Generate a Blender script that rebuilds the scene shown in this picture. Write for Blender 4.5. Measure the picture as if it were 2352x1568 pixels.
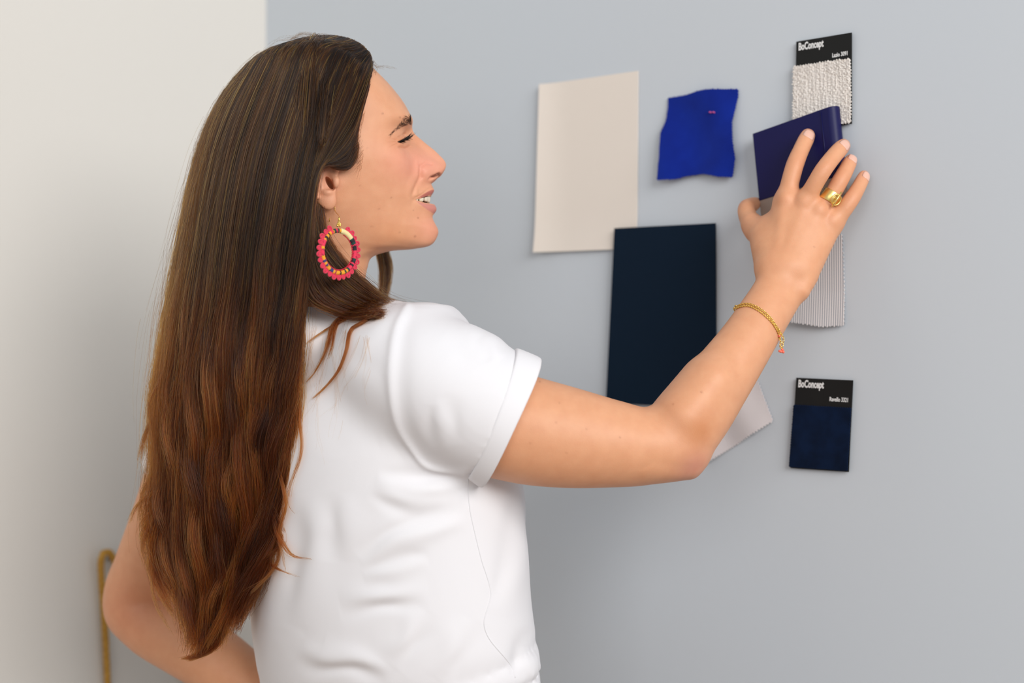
import bpy, bmesh, math, random
import numpy as np
from mathutils import Vector, Matrix
random.seed(7); RNG = np.random.default_rng(11)
for o in list(bpy.data.objects): bpy.data.objects.remove(o)
SC = bpy.context.scene
COL = SC.collection
# ------------------------------------------------------------------ camera
FPX, CX, HY, CAMZ = 50/36*2352, 1176.0, 768.0, 1.37
cam = bpy.data.cameras.new('camera'); camo = bpy.data.objects.new('camera', cam); COL.objects.link(camo)
cam.lens = 50; cam.sensor_width = 36; cam.sensor_fit = 'HORIZONTAL'
cam.shift_y = (HY-784)/2352
cam.clip_start = .05
camo.location = (0, 0, CAMZ); camo.rotation_euler = (math.pi/2, 0, 0)
cam.dof.use_dof = True; cam.dof.focus_distance = 1.535; cam.dof.aperture_fstop = 2.3
SC.camera = camo
# ------------------------------------------------------------------ sky, lights, exposure
w = bpy.data.worlds.new('world'); SC.world = w; w.use_nodes = True
bg = w.node_tree.nodes['Background']; bg.inputs[0].default_value = (.93, .96, 1.0, 1); bg.inputs[1].default_value = .42
def area(name, loc, target, sx, sy, power, col):
    l = bpy.data.lights.new(name, 'AREA'); l.shape = 'RECTANGLE'; l.size = sx; l.size_y = sy; l.energy = power; l.color = col
    o = bpy.data.objects.new(name, l); COL.objects.link(o); o.location = loc
    o.rotation_euler = (Vector(target)-Vector(loc)).to_track_quat('-Z', 'Y').to_euler()
    return o
area('window_light', (1.9, -1.9, 2.9), (0.1, 1.6, 1.3), 2.6, 2.0, 152, (1.0, .982, .957))
area('fill_light', (-1.3, -2.6, 2.3), (0.0, 1.6, 1.4), 1.8, 1.6, 26, (1.0, .98, .96))  # weak fill lamp added on the left, not a known window
vs = SC.view_settings
vs.view_transform = 'Standard'; vs.look = 'None'; vs.exposure = -0.06; vs.gamma = 1.0; vs.use_curve_mapping = False
SC.cycles.max_bounces = 6; SC.cycles.diffuse_bounces = 3; SC.cycles.glossy_bounces = 3; SC.cycles.transmission_bounces = 5
# ------------------------------------------------------------------ pixel <-> world helpers
def P(px, py, Y):
    return np.array([(px-CX)/FPX*Y, Y, CAMZ+(HY-py)/FPX*Y])
TH = math.atan(2.62e-4*FPX); WD = np.array([math.cos(TH), -math.sin(TH), 0]); WN = np.array([math.sin(TH), math.cos(TH), 0])
W0 = np.array([0, 1.96, 0])                     # a point of the grey wall
def onwall(px, py, off=0.0):
    """the point of the grey wall (off metres proud of it) that the lens sees there"""
    d = np.array([(px-CX)/FPX, 1, (HY-py)/FPX]); t = (np.dot(W0, WN)-off)/np.dot(d, WN)
    return d*t+np.array([0, 0, CAMZ])
CORNER = onwall(611, HY); 
def onwhite(px, py, off=0.0):
    n = -WD; d = np.array([(px-CX)/FPX, 1, (HY-py)/FPX]); t = (np.dot(CORNER, n)-off)/np.dot(d, n)
    return d*t+np.array([0, 0, CAMZ])
# ------------------------------------------------------------------ object helpers
def tag(o, label=None, cat=None, group=None, kind=None):
    if label: o['label'] = label
    if cat: o['category'] = cat
    if group: o['group'] = group
    if kind: o['kind'] = kind
    return o
def link(o, parent=None):
    COL.objects.link(o)
    if parent is not None: o.parent = parent
    return o
def mesh(name, verts, faces, mat=None, parent=None, smooth=True):
    me = bpy.data.meshes.new(name)
    me.from_pydata([tuple(map(float, v)) for v in verts], [], [tuple(map(int, f)) for f in faces])
    me.validate()
    if smooth: me.polygons.foreach_set('use_smooth', [True]*len(me.polygons))
    if mat: me.materials.append(mat)
    me.update()
    return link(bpy.data.objects.new(name, me), parent)
def quadmesh(name, V, Q, mat=None, parent=None):
    """fast mesh from numpy arrays of quads"""
    me = bpy.data.meshes.new(name); V = np.asarray(V, np.float32); Q = np.asarray(Q, np.int32)
    me.vertices.add(len(V)); me.vertices.foreach_set('co', V.ravel())
    me.loops.add(Q.size); me.loops.foreach_set('vertex_index', Q.ravel())
    me.polygons.add(len(Q)); me.polygons.foreach_set('loop_start', np.arange(0, Q.size, Q.shape[1], dtype=np.int32))
    me.polygons.foreach_set('use_smooth', np.ones(len(Q), bool))
    me.update(calc_edges=True)
    if mat: me.materials.append(mat)
    return link(bpy.data.objects.new(name, me), parent)
def empty(name, loc=(0, 0, 0)):
    o = bpy.data.objects.new(name, None); COL.objects.link(o); o.location = loc; o.empty_display_size = .05
    return o
def tube(path, r, n=8, closed=False, cap=True):
    """verts, faces of a tube along path; r scalar or list"""
    path = np.asarray(path, float); m = len(path); r = np.broadcast_to(np.asarray(r, float), (m,))
    if closed: T = np.roll(path, -1, 0)-np.roll(path, 1, 0)
    else: T = np.gradient(path, axis=0)
    T /= np.linalg.norm(T, axis=1)[:, None]+1e-12
    u = np.cross(T[0], [0.3, .2, .93]); u /= np.linalg.norm(u)
    V = []; U = []
    for i in range(m):
        u = u-np.dot(u, T[i])*T[i]; u /= np.linalg.norm(u); U.append(u)
    for i in range(m):
        b = np.cross(T[i], U[i])
        for k in range(n):
            a = 2*math.pi*k/n; V.append(path[i]+r[i]*(math.cos(a)*U[i]+math.sin(a)*b))
    F = []
    for i in range(m if closed else m-1):
        j = (i+1) % m
        for k in range(n):
            F.append((i*n+k, i*n+(k+1) % n, j*n+(k+1) % n, j*n+k))
    if cap and not closed:
        F.append(tuple(range(n))[::-1]); F.append(tuple((m-1)*n+k for k in range(n)))
    return V, F
class MB:
    def __init__(s): s.V = []; s.F = []
    def add(s, V, F):
        b = len(s.V); s.V += [np.asarray(v, float) for v in V]; s.F += [tuple(b+i for i in f) for f in F]; return s
    def tube(s, *a, **k): return s.add(*tube(*a, **k))
    def ball(s, c, r, nu=10, nv=7, sc=(1, 1, 1), M=None):
        V = [];F = []
        for i in range(nv+1):
            t = math.pi*i/nv
            for k in range(nu):
                a = 2*math.pi*k/nu; v = np.array([math.sin(t)*math.cos(a)*sc[0], math.sin(t)*math.sin(a)*sc[1], math.cos(t)*sc[2]])*r
                V.append(np.asarray(c)+(M@v if M is not None else v))
        for i in range(nv):
            for k in range(nu): F.append((i*nu+k, (i+1)*nu+k, (i+1)*nu+(k+1) % nu, i*nu+(k+1) % nu))
        return s.add(V, F)
    def build(s, name, mat, parent=None, smooth=True): return mesh(name, s.V, s.F, mat, parent, smooth)
def crom(pts, n, closed=False, knots=None):
    """non-uniform Catmull-Rom resample of pts (m,k) to n points"""
    p = np.asarray(pts, float)
    if p.ndim == 1: p = p[:, None]
    if closed: 
        t = np.arange(len(p)+1, dtype=float); q = np.vstack([p, p[:1]])
    else: q = p; t = np.arange(len(p), dtype=float)
    if knots is not None: t = np.asarray(knots, float)
    elif p.shape[1] >= 2 and not closed:
        t = np.concatenate([[0], np.cumsum(np.sqrt(np.linalg.norm(np.diff(q[:, :3], axis=0), axis=1))+1e-9)])
    x = np.linspace(t[0], t[-1], n, endpoint=not closed)
    return hermite(t, q, x, closed)
def hermite(t, q, x, closed=False):
    h = np.diff(t); d = np.diff(q, axis=0)/h.reshape((-1,)+(1,)*(q.ndim-1)); m = np.empty_like(q)
    hh = h.reshape((-1,)+(1,)*(q.ndim-1))
    m[1:-1] = (hh[1:]*d[:-1]+hh[:-1]*d[1:])/(hh[1:]+hh[:-1])
    if closed: m[0] = m[-1] = (hh[0]*d[-1]+hh[-1]*d[0])/(hh[0]+hh[-1])
    else:
        m[0] = d[0]; m[-1] = d[-1]
    i = np.clip(np.searchsorted(t, x, side='right')-1, 0, len(h)-1)
    s = ((x-t[i])/h[i]).reshape((-1,)+(1,)*(q.ndim-1)); H = hh[i]
    return ((2*s**3-3*s**2+1)*q[i]+(s**3-2*s**2+s)*H*m[i]+(-2*s**3+3*s**2)*q[i+1]+(s**3-s**2)*H*m[i+1])
# ------------------------------------------------------------------ material helpers
def mat(name, col, rough=.6, metal=0, spec=.5, sheen=0, coat=0):
    m = bpy.data.materials.new(name); m.use_nodes = True; b = m.node_tree.nodes['Principled BSDF']
    b.inputs['Base Color'].default_value = (*col, 1); b.inputs['Roughness'].default_value = rough; b.inputs['Metallic'].default_value = metal
    b.inputs['Specular IOR Level'].default_value = spec; b.inputs['Sheen Weight'].default_value = sheen; b.inputs['Coat Weight'].default_value = coat
    return m
def nd(m, t, **kw):
    n = m.node_tree.nodes.new(t)
    for k, v in kw.items():
        if k in n.inputs: n.inputs[k].default_value = v
        else: setattr(n, k, v)
    return n
def lk(m, a, b): m.node_tree.links.new(a, b)
def bsdf(m): return m.node_tree.nodes['Principled BSDF']
def add_noise(m, scale, amount, c2=None, detail=3, bump=0, bscale=None, bdist=.001, coord='Object', stretch=None):
    """mottle the base colour towards c2 and add fine relief"""
    tc = nd(m, 'ShaderNodeTexCoord'); src = tc.outputs[coord]
    if stretch:
        mp = nd(m, 'ShaderNodeMapping'); mp.inputs['Scale'].default_value = stretch; lk(m, src, mp.inputs[0]); src = mp.outputs[0]
    b = bsdf(m)
    if c2 is not None:
        n = nd(m, 'ShaderNodeTexNoise', Scale=scale, Detail=detail); lk(m, src, n.inputs['Vector'])
        mx = nd(m, 'ShaderNodeMix', data_type='RGBA'); r = nd(m, 'ShaderNodeValToRGB'); r.color_ramp.elements[0].position = .35; r.color_ramp.elements[1].position = .65
        lk(m, n.outputs['Fac'], r.inputs[0]); ml = nd(m, 'ShaderNodeMath', operation='MULTIPLY'); ml.inputs[1].default_value = amount
        lk(m, r.outputs[0], ml.inputs[0]); lk(m, ml.outputs[0], mx.inputs['Factor'])
        mx.inputs['A'].default_value = b.inputs['Base Color'].default_value; mx.inputs['B'].default_value = (*c2, 1)
        lk(m, mx.outputs['Result'], b.inputs['Base Color'])
    if bump:
        n2 = nd(m, 'ShaderNodeTexNoise', Scale=bscale or scale, Detail=3); lk(m, src, n2.inputs['Vector'])
        bp = nd(m, 'ShaderNodeBump', Strength=bump, Distance=bdist); lk(m, n2.outputs['Fac'], bp.inputs['Height']); lk(m, bp.outputs[0], b.inputs['Normal'])
    return m
def srgb(r, g, b):
    f = lambda c: (c/255/12.92 if c/255 <= .04045 else ((c/255+.055)/1.055)**2.4)
    return (f(r), f(g), f(b))
# ================================================================== the room
M = {}
M['grey_wall'] = add_noise(mat('grey_wall_paint', srgb(206, 212, 218), .75, spec=.25), 1.2, .5, srgb(202, 210, 219), bump=.10, bscale=160, bdist=.0006)
M['white_wall'] = add_noise(mat('white_wall_paint', srgb(226, 222, 215), .8, spec=.2), 1.0, .4, srgb(222, 219, 213), bump=.10, bscale=140, bdist=.0006)
M['floor'] = add_noise(mat('oak_floor', srgb(150, 118, 84), .5), 6, .6, srgb(112, 84, 58), stretch=(1, 9, 1), bump=.1, bscale=30)
def wall_slab(name, a, b, thick_dir, m, z0=0, z1=2.75):
    a = np.array([a[0], a[1], 0.]); b = np.array([b[0], b[1], 0.]); t = np.asarray(thick_dir)*.12
    V = [a+[0, 0, z0], b+[0, 0, z0], b+t+[0, 0, z0], a+t+[0, 0, z0]]; V += [v+[0, 0, z1-z0] for v in V]
    F = [(0, 1, 5, 4), (1, 2, 6, 5), (2, 3, 7, 6), (3, 0, 4, 7), (4, 5, 6, 7), (3, 2, 1, 0)]
    o = mesh(name, V, F, m, smooth=False); o['kind'] = 'structure'; return o
wall_slab('wall_back', CORNER, CORNER+WD*2.6, WN, M['grey_wall'])
wall_slab('wall_left', CORNER-WN*2.4, CORNER+WN*.12, -WD, M['white_wall'])
fl = mesh('floor', [(-2.2, -1.2, 0), (2.6, -1.2, 0), (2.6, 2.9, 0), (-2.2, 2.9, 0), (-2.2, -1.2, -.1), (2.6, -1.2, -.1), (2.6, 2.9, -.1), (-2.2, 2.9, -.1)],
          [(0, 1, 2, 3), (7, 6, 5, 4), (0, 4, 5, 1), (1, 5, 6, 2), (2, 6, 7, 3), (3, 7, 4, 0)], M['floor'], smooth=False); fl['kind'] = 'structure'
# ------------------------------------------------------------------ sheets pinned to the grey wall
def zig(poly, step, amp, jit=0.0):
    """pinked outline: polygon (wall coords) resampled with zigzag teeth"""
    out = []; poly = np.asarray(poly, float); n = len(poly)
    cen = poly.mean(0)
    for i in range(n):
        a, b = poly[i], poly[(i+1) % n]; L = np.linalg.norm(b-a); k = max(2, int(round(L/step))); d = (b-a)/L; nn = np.array([d[1], -d[0]])
        if np.dot(nn, (a+b)/2-cen) < 0: nn = -nn
        for j in range(k):
            out.append(a+(b-a)*(j/k)+nn*(amp if False else 0)); out.append(a+(b-a)*((j+.5)/k)+nn*amp*(1+random.uniform(-jit, jit)))
    return np.array(out)
def wcoord(pt): return np.array([np.dot(pt-W0, WD), pt[2]])
def wpt(sz, off): return W0*[1, 1, 0]+WD*sz[0]+np.array([0, 0, sz[1]])-WN*off
def wpx(px, py): return wcoord(onwall(px, py))
def sheet(name, poly, off, thick, m, parent=None, wave=None, res=None):
    """thin solid sheet lying on the wall, outline poly in wall coords; wave(s,z) lifts it; bulk is grid-filled so that waves are smooth"""
    poly = np.asarray(poly)
    bm = bmesh.new(); vs = [bm.verts.new((p[0], p[1], 0)) for p in poly]; f = bm.faces.new(vs); f.normal_update()
    if f.normal.z > 0: f.normal_flip()
    bmesh.ops.triangulate(bm, faces=[f])
    if wave:
        lo, hi = poly.min(0), poly.max(0); r = res or .006
        for ax in (0, 1):
            x = lo[ax]+r
            while x < hi[ax]:
                co = [0, 0, 0]; no = [0, 0, 0]; co[ax] = x; no[ax] = 1
                bmesh.ops.bisect_plane(bm, geom=bm.verts[:]+bm.edges[:]+bm.faces[:], plane_co=co, plane_no=no); x += r
    ext = bmesh.ops.extrude_face_region(bm, geom=bm.faces[:])
    top = set(v for v in ext['geom'] if isinstance(v, bmesh.types.BMVert))
    for v in bm.verts:
        o = off+(wave(v.co.x, v.co.y) if wave else 0)+(thick if v in top else 0)
        v.co = Vector(wpt((v.co.x, v.co.y), o))
    bmesh.ops.recalc_face_normals(bm, faces=bm.faces[:])
    me = bpy.data.meshes.new(name); bm.to_mesh(me); bm.free(); me.materials.append(m)
    if wave: me.polygons.foreach_set('use_smooth', [True]*len(me.polygons)); me.set_sharp_from_angle(angle=.7)
    return link(bpy.data.objects.new(name, me), parent)
def quad(*c): return np.array([wpx(*p) for p in c])
# cream sheet of card
M['cream'] = add_noise(mat('cream_paper', srgb(236, 226, 216), .75, spec=.2), 3, .4, srgb(233, 224, 213), bump=.04, bscale=300)
q = quad((1246, 195), (1468, 163), (1465, 571), (1237, 580)); s0 = q[:, 0].min()
o = sheet('paper_sheet', q, .001, .0012, M['cream'], wave=lambda s, z: .007*max(0, 1-(s-s0)/.05)**2+.003*max(0, 1-(z-q[3][1])/.05)**2, res=.012)
tag(o, 'large cream white paper sheet on the grey wall, tucked behind the dark navy sheet', 'paper')
# dark navy card
M['navy_card'] = add_noise(mat('navy_card', srgb(10, 30, 48), .7, spec=.12), 4, .5, srgb(11, 27, 45), bump=.05, bscale=400)
qn = quad((1421, 525), (1648, 513), (1650, 936), (1402, 925))
o = sheet('card_sheet', qn, .0085, .0016, M['navy_card'], wave=lambda s, z: -.030*(s-qn[3][0]), res=.03)
tag(o, 'tall dark navy card sheet overlapping the cream sheet, partly behind the bent arm', 'card')
# royal blue cloth
M['royal'] = add_noise(mat('royal_blue_velvet', srgb(9, 40, 146), .8, spec=.15, sheen=.25), 26, .7, srgb(5, 30, 124), bump=.3, bscale=500, bdist=.001)
bsdf(M['royal']).inputs['Sheen Tint'].default_value = (.2, .35, 1, 1)
bp = [(1537, 226), (1580, 220), (1616, 210), (1641, 207), (1696, 206), (1697, 221), (1692, 252), (1687, 283), (1690, 326), (1696, 364), (1689, 407), (1657, 405.5), (1624, 399), (1583, 405), (1563, 412),
      (1522, 414), (1526, 362), (1525, 308), (1535, 279), (1538, 246)]
qb = quad(*bp); z0b = qb[:, 1].min(); sb0 = qb[:, 0].min()
o = sheet('fabric_swatch', zig(qb, .0035, .0011, .4), .001, .0012, M['royal'],
          wave=lambda s, z: .007*max(0, 1-(z-z0b)/.06)*(.6+.6*math.cos((s-sb0)*75))+.003*math.sin((s-sb0)*60+z*40)+.003, res=.006)
tag(o, 'crinkled royal blue fabric swatch with pinked edges, between the cream sheet and the held book', 'fabric swatch', 'fabric swatches on the wall')
M['pink_fluff'] = mat('pink_lint', srgb(200, 90, 150), .9)
mb = MB()
for dx in (0, 7.5):
    c = onwall(1631+dx, 257.5, .0095); mb.ball(c, .0014, 8, 6, (1.3, 1, .7)); mb.ball(c+np.array([.0012, -.0004, -.0006]), .0009, 8, 6)
mb.build('lint_fleck', M['pink_fluff'], o)
# white pinked swatch behind the forearm
M['white_cloth'] = add_noise(mat('white_linen', srgb(222, 215, 216), .9, spec=.1), 40, .4, srgb(214, 206, 208), bump=.25, bscale=350, bdist=.0006)
q = quad((1620, 1066), (1776, 966), (1738, 868), (1583, 958))
o = sheet('fabric_swatch', zig(q, .0042, .0018, .2), .001, .0012, M['white_cloth'], wave=lambda s, z: .0025+.002*math.sin(s*70+z*50), res=.008)
tag(o, 'plain white fabric swatch with pinked edges, turned askew and peeking out below the forearm', 'fabric swatch', 'fabric swatches on the wall')
# striped swatch
m = mat('striped_cotton', srgb(222, 220, 222), .9, spec=.1); M['striped'] = m
tc = nd(m, 'ShaderNodeTexCoord'); 
at = nd(m, 'ShaderNodeAttribute', attribute_name='su'); wv = nd(m, 'ShaderNodeTexNoise', Scale=90.0)
lk(m, tc.outputs['Object'], wv.inputs['Vector'])
mu = nd(m, 'ShaderNodeMath', operation='MULTIPLY'); mu.inputs[1].default_value = 2*math.pi*24; lk(m, at.outputs['Fac'], mu.inputs[0])
sn = nd(m, 'ShaderNodeMath', operation='SINE'); lk(m, mu.outputs[0], sn.inputs[0])
rp = nd(m, 'ShaderNodeValToRGB'); rp.color_ramp.elements[0].position = .35; rp.color_ramp.elements[1].position = .60
rp.color_ramp.elements[0].color = (*srgb(160, 162, 170), 1); rp.color_ramp.elements[1].color = (*srgb(232, 228, 228), 1)
ad = nd(m, 'ShaderNodeMath', operation='MULTIPLY_ADD'); ad.inputs[1].default_value = .5; ad.inputs[2].default_value = .5; lk(m, sn.outputs[0], ad.inputs[0])
lk(m, ad.outputs[0], rp.inputs[0]); lk(m, rp.outputs[0], bsdf(m).inputs['Base Color'])
q = quad((1818, 549), (1936, 539), (1943, 746), (1893, 749), (1858, 743), (1815, 737))
o = sheet('fabric_swatch', zig(q, .0048, .0016, .2), .001, .001, m, wave=lambda s, z: .003+.002*math.sin(s*45+1)+.003*max(0, 1-(z-q[:, 1].min())/.04), res=.005)
at = o.data.attributes.new('su', 'FLOAT', 'POINT'); at.data.foreach_set('value', [float((np.dot(np.array(v.co)-W0, WD)-q[0][0])/(q[1][0]-q[0][0])+.12*(v.co.z-q[:, 1].min())) for v in o.data.vertices])
tag(o, 'grey and white pinstriped fabric swatch with pinked edges, half hidden behind the wrist', 'fabric swatch', 'fabric swatches on the wall')
# printed sample cards
M['black_card'] = mat('black_card', srgb(18, 19, 19), .5, spec=.3); M['print'] = mat('white_print', srgb(238, 238, 238), .6)
def text_mesh(name, txt, origin, right, up, nrm, size, width, parent, m, bold=.012, squeeze=None):
    cu = bpy.data.curves.new(name, 'FONT'); cu.body = txt; cu.size = 1; cu.offset = bold; cu.resolution_u = 3; cu.extrude = .01
    t = bpy.data.objects.new(name, cu); COL.objects.link(t)
    dg = bpy.context.evaluated_depsgraph_get(); me = bpy.data.meshes.new_from_object(t.evaluated_get(dg)); bpy.data.objects.remove(t); bpy.data.curves.remove(cu)
    xs = [v.co.x for v in me.vertices]; k = width/(max(xs)-min(xs)); x0 = min(xs)
    for v in me.vertices:
        v.co = Vector(np.asarray(origin)+right*((v.co.x-x0)*k)+up*(v.co.y*size)+nrm*(v.co.z*.01+.00006))
    me.materials.clear(); me.materials.append(m)
    return link(bpy.data.objects.new(name, me), parent)
def sample_card(c, split, fmat, brand, code, lab, boucle=False):
    """c: TL,TR,BR,BL pixels; split: left, right pixel of the fabric's upper edge"""
    q = quad(*c); root = sheet('sample_card', q, .0012, .0012, M['black_card'], wave=lambda s, z: .002, res=.02)
    tag(root, lab, 'sample card', 'printed sample cards')
    a, b = wpx(*split[0]), wpx(*split[1]); rt = (q[1]-q[0])/np.linalg.norm(q[1]-q[0]); dn = (q[3]-q[0])/np.linalg.norm(q[3]-q[0])
    fp = [a-rt*.0012, b-rt*.001, q[2]-rt*.0012-dn*.0018, q[3]-rt*.0012-dn*.0018]
    if boucle:
        fo = sheet('fabric', zig(fp, .0036, .0016, .5), .0046, .0022, fmat, root, wave=lambda s, z: .0009*math.sin(s*2100+3*math.sin(z*900))*math.sin(z*1900+2.5*math.sin(s*800)), res=.0011)
    else:
        fo = sheet('fabric', zig(fp, .003, .0008, .3), .0046, .0012, fmat, root, wave=lambda s, z: .0003*math.sin(s*90), res=.01)
    R = WD*rt[0]+np.array([0, 0, rt[1]]); U = -(WD*dn[0]+np.array([0, 0, dn[1]])); 
    W = np.linalg.norm(q[1]-q[0]); H = np.linalg.norm(q[3]-q[0])
    o0 = wpt(q[0]+rt*W*.05+dn*H*.100, .00455)
    text_mesh('printed_lettering', brand, o0, R, U, -WN, .0120, W*.455, root, M['print'], .03)
    o1 = wpt(q[0]+rt*W*(.665 if boucle else .62)+dn*H*.235, .00455)
    text_mesh('printed_lettering', code, o1, R, U, -WN, .0068, W*(.27 if boucle else .32), root, M['print'], .02)
    return root
M['boucle'] = add_noise(mat('white_boucle', srgb(242, 236, 230), .95, spec=.05, sheen=.2), 420, .6, srgb(222, 213, 203), bump=.8, bscale=700, bdist=.0012)
M['navy_velvet'] = add_noise(mat('navy_velvet', srgb(10, 26, 52), .85, spec=.1, sheen=.25), 45, .8, srgb(5, 14, 30), bump=.3, bscale=600, bdist=.0005)
bsdf(M['navy_velvet']).inputs['Sheen Tint'].default_value = (.1, .2, .6, 1)
sample_card([(1833, 97), (1960, 76), (1960, 285), (1830, 306)], [(1831, 156), (1959, 137)], M['boucle'], 'BoConcept', 'Lazio 3091', 'black sample card with white looped fabric, top right above the held book', True)
sample_card([(1833, 867), (1963, 873), (1953, 1083), (1820, 1074)], [(1831, 930), (1961, 937)], M['navy_velvet'], 'BoConcept', 'Ravello 3321', 'black sample card with dark navy velvet, alone low on the wall right of the elbow')
# ------------------------------------------------------------------ rope loop on a nail in the white wall
M['rope'] = add_noise(mat('jute_rope', srgb(204, 158, 78), .9, spec=.1), 120, .6, srgb(168, 122, 52), bump=.4, bscale=400)
M['steel'] = mat('steel', srgb(130, 140, 138), .3, 1)
nailp = onwhite(248, 1283, .012)
nb = MB(); nw = WD      # WD points off the white wall into the room
for a, b, r in ((-.03, .028, .0022), (.026, .030, .0052)):
    nb.tube([onwhite(248, 1283)+nw*a, onwhite(248, 1283)+nw*b], r, 12)
o = nb.build('nail', M['steel']); tag(o, 'steel nail sticking out of the white wall beside the left elbow', 'nail')
def rope(name, pts, r, turns):
    c = crom(pts, 260); L = np.concatenate([[0], np.cumsum(np.linalg.norm(np.diff(c, axis=0), axis=1))])
    T = np.gradient(c, axis=0); T /= np.linalg.norm(T, axis=1)[:, None]; u = np.cross(T, WD); u /= np.linalg.norm(u, axis=1)[:, None]; v = np.cross(T, u)
    mb = MB()
    for k in range(3):
        a = L*turns+k*2*math.pi/3; mb.tube(c+(u*np.cos(a)[:, None]+v*np.sin(a)[:, None])*r*.5, r*.62, 6)
    return mb.build(name, M['rope'])
rp_ = [onwhite(x, y, o_) for x, y, o_ in ((520, 1800, .006), (478, 1660, .006), (430, 1560, .007), (380, 1470, .008), (330, 1400, .009), (290, 1340, .011), (264, 1295, .014), (257, 1277, .016), (248, 1268, .017), (238, 1271, .016), (232, 1288, .014),
                                      (233, 1330, .010), (238, 1400, .008), (243, 1480, .007), (247, 1568, .006), (253, 1680, .006), (262, 1800, .006))]
rp_[0] = rp_[0].copy(); 
mid = [onwhite(x, y, .006) for x, y in ((290, 1860), (390, 1885), (490, 1860))]
o = rope('rope', rp_+mid+[rp_[0]], .0048, 260)
tag(o, 'loop of twisted mustard brown rope hanging from the nail on the white wall', 'rope')
# ------------------------------------------------------------------ the book held to the wall
M['navy_cover'] = add_noise(mat('navy_book_cover', srgb(22, 22, 78), .42, spec=.22), 8, .5, srgb(19, 20, 68), bump=.06, bscale=600)
M['beige_label'] = mat('taupe_board', srgb(152, 136, 126), .6)
def book():
    root = empty('sample_book'); tag(root, 'slim navy sample book with a rounded spine, pressed to the wall by the raised hand', 'book')
    TL, TR, BL = wpx(1728, 307), wpx(1908, 243), wpx(1747, 502)
    tl, tr, bl = [onwall(x, y, .022) for x, y in ((1728, 307), (1909, 243), (1747, 500))]
    e1 = tr-tl; wdt = np.linalg.norm(e1); e1 /= wdt; e2 = bl-tl; e2 -= np.dot(e2, e1)*e1; hgt = np.linalg.norm(bl-tl); e2 = (bl-tl)/hgt
    n = -WN; T = .0205
    # section across the width: flat covers and a rounded spine at the right
    sec = [(0, 0), (0, T), (wdt*.5, T)]
    for k in range(9):
        a = math.pi/2-math.pi*k/8; sec.append((wdt-.006+math.cos(a)*.010, T/2+math.sin(a)*T/2))
    sec += [(wdt*.5, 0)]
    base = tl-n*T
    def prism(sec, v0, v1):
        V = [];m_ = len(sec)
        for v in (v0, v1):
            for x, t in sec: V.append(base+e1*x+n*t+e2*v)
        F = [(i, (i+1) % m_, m_+(i+1) % m_, m_+i) for i in range(m_)]+[tuple(range(m_))[::-1], tuple(range(m_, 2*m_))]
        return V, F
    def obj(name, V, F, m_, bev=.0008):
        o = mesh(name, V, F, m_, root, smooth=True); md = o.modifiers.new('bevel', 'BEVEL'); md.width = bev; md.segments = 2; md.limit_method = 'ANGLE'; md.angle_limit = .6
        wn = o.modifiers.new('wn', 'WEIGHTED_NORMAL'); return o
    obj('cover', *prism(sec, 0, hgt*.80), M['navy_cover'])
    sec2 = [(.0004, .0006), (.0004, T-.0006), (wdt*.5, T-.0006)]+[(wdt-.006+math.cos(math.pi/2-math.pi*k/8)*.009, T/2+math.sin(math.pi/2-math.pi*k/8)*(T/2-.0006)) for k in range(9)]+[(wdt*.5, .0006)]
    obj('lower_board', *prism(sec2, hgt*.80, hgt), M['beige_label'], .0004)
    # the spine hinge groove
    g = MB()
    g.tube([base+e1*(wdt-.0135)+n*(T+.0001)+e2*.002, base+e1*(wdt-.0135)+n*(T+.0001)+e2*(hgt*.8-.002)], .0007, 6); g.build('spine_crease', M['navy_cover'], root)
    return base, e1, e2, n, wdt, hgt, T
BOOK = book()
# ================================================================== distance-field modelling (numpy)
class Field:
    def __init__(s, lo, hi, h):
        s.lo = np.asarray(lo, float); s.h = h; s.n = np.ceil((np.asarray(hi)-s.lo)/h).astype(int)+1
        s.f = np.full(s.n, 1e3, np.float32)
        s.ax = [(s.lo[i]+h*np.arange(s.n[i])).astype(np.float32) for i in range(3)]
    def box(s, lo, hi):
        a = np.clip(np.floor((np.asarray(lo)-s.lo)/s.h).astype(int), 0, s.n); b = np.clip(np.ceil((np.asarray(hi)-s.lo)/s.h).astype(int)+1, 0, s.n)
        return tuple(slice(a[i], b[i]) for i in range(3))
    def pts(s, b): return s.ax[0][b[0]][:, None, None], s.ax[1][b[1]][None, :, None], s.ax[2][b[2]][None, None, :]
def smin(a, b, k):
    if k <= 0: return np.minimum(a, b)
    h = np.maximum(k-np.abs(a-b), 0)/k
    return np.minimum(a, b)-h*h*k*.25
def smax(a, b, k): return -smin(-a, -b, k)
VIEW = np.array([0, 1., 0])
def seg_dist(F, b, a, c, ra, rc, da, dc, D=VIEW, cap=None):
    """distance to an elliptic cone a-c: radius ra..rc across, da..dc along D"""
    X, Y, Z = F.pts(b); T = c-a; L = np.linalg.norm(T); T = T/max(L, 1e-9)
    Dn = D-np.dot(D, T)*T; Dn /= np.linalg.norm(Dn)+1e-9; Wv = np.cross(T, Dn)
    qx, qy, qz = X-np.float32(a[0]), Y-np.float32(a[1]), Z-np.float32(a[2])
    dot = lambda v: np.float32(v[0])*qx+np.float32(v[1])*qy+np.float32(v[2])*qz
    t = dot(T); u = np.clip(t/max(L, 1e-9), 0, 1); e = t-u*L
    rw = ra+(rc-ra)*u; rd = da+(dc-da)*u; rm = np.minimum(rw, rd)
    return (np.sqrt((dot(Wv)/rw)**2+(dot(Dn)/rd)**2+(e/(rm if cap is None else np.float32(cap)))**2)-1)*rm
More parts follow.
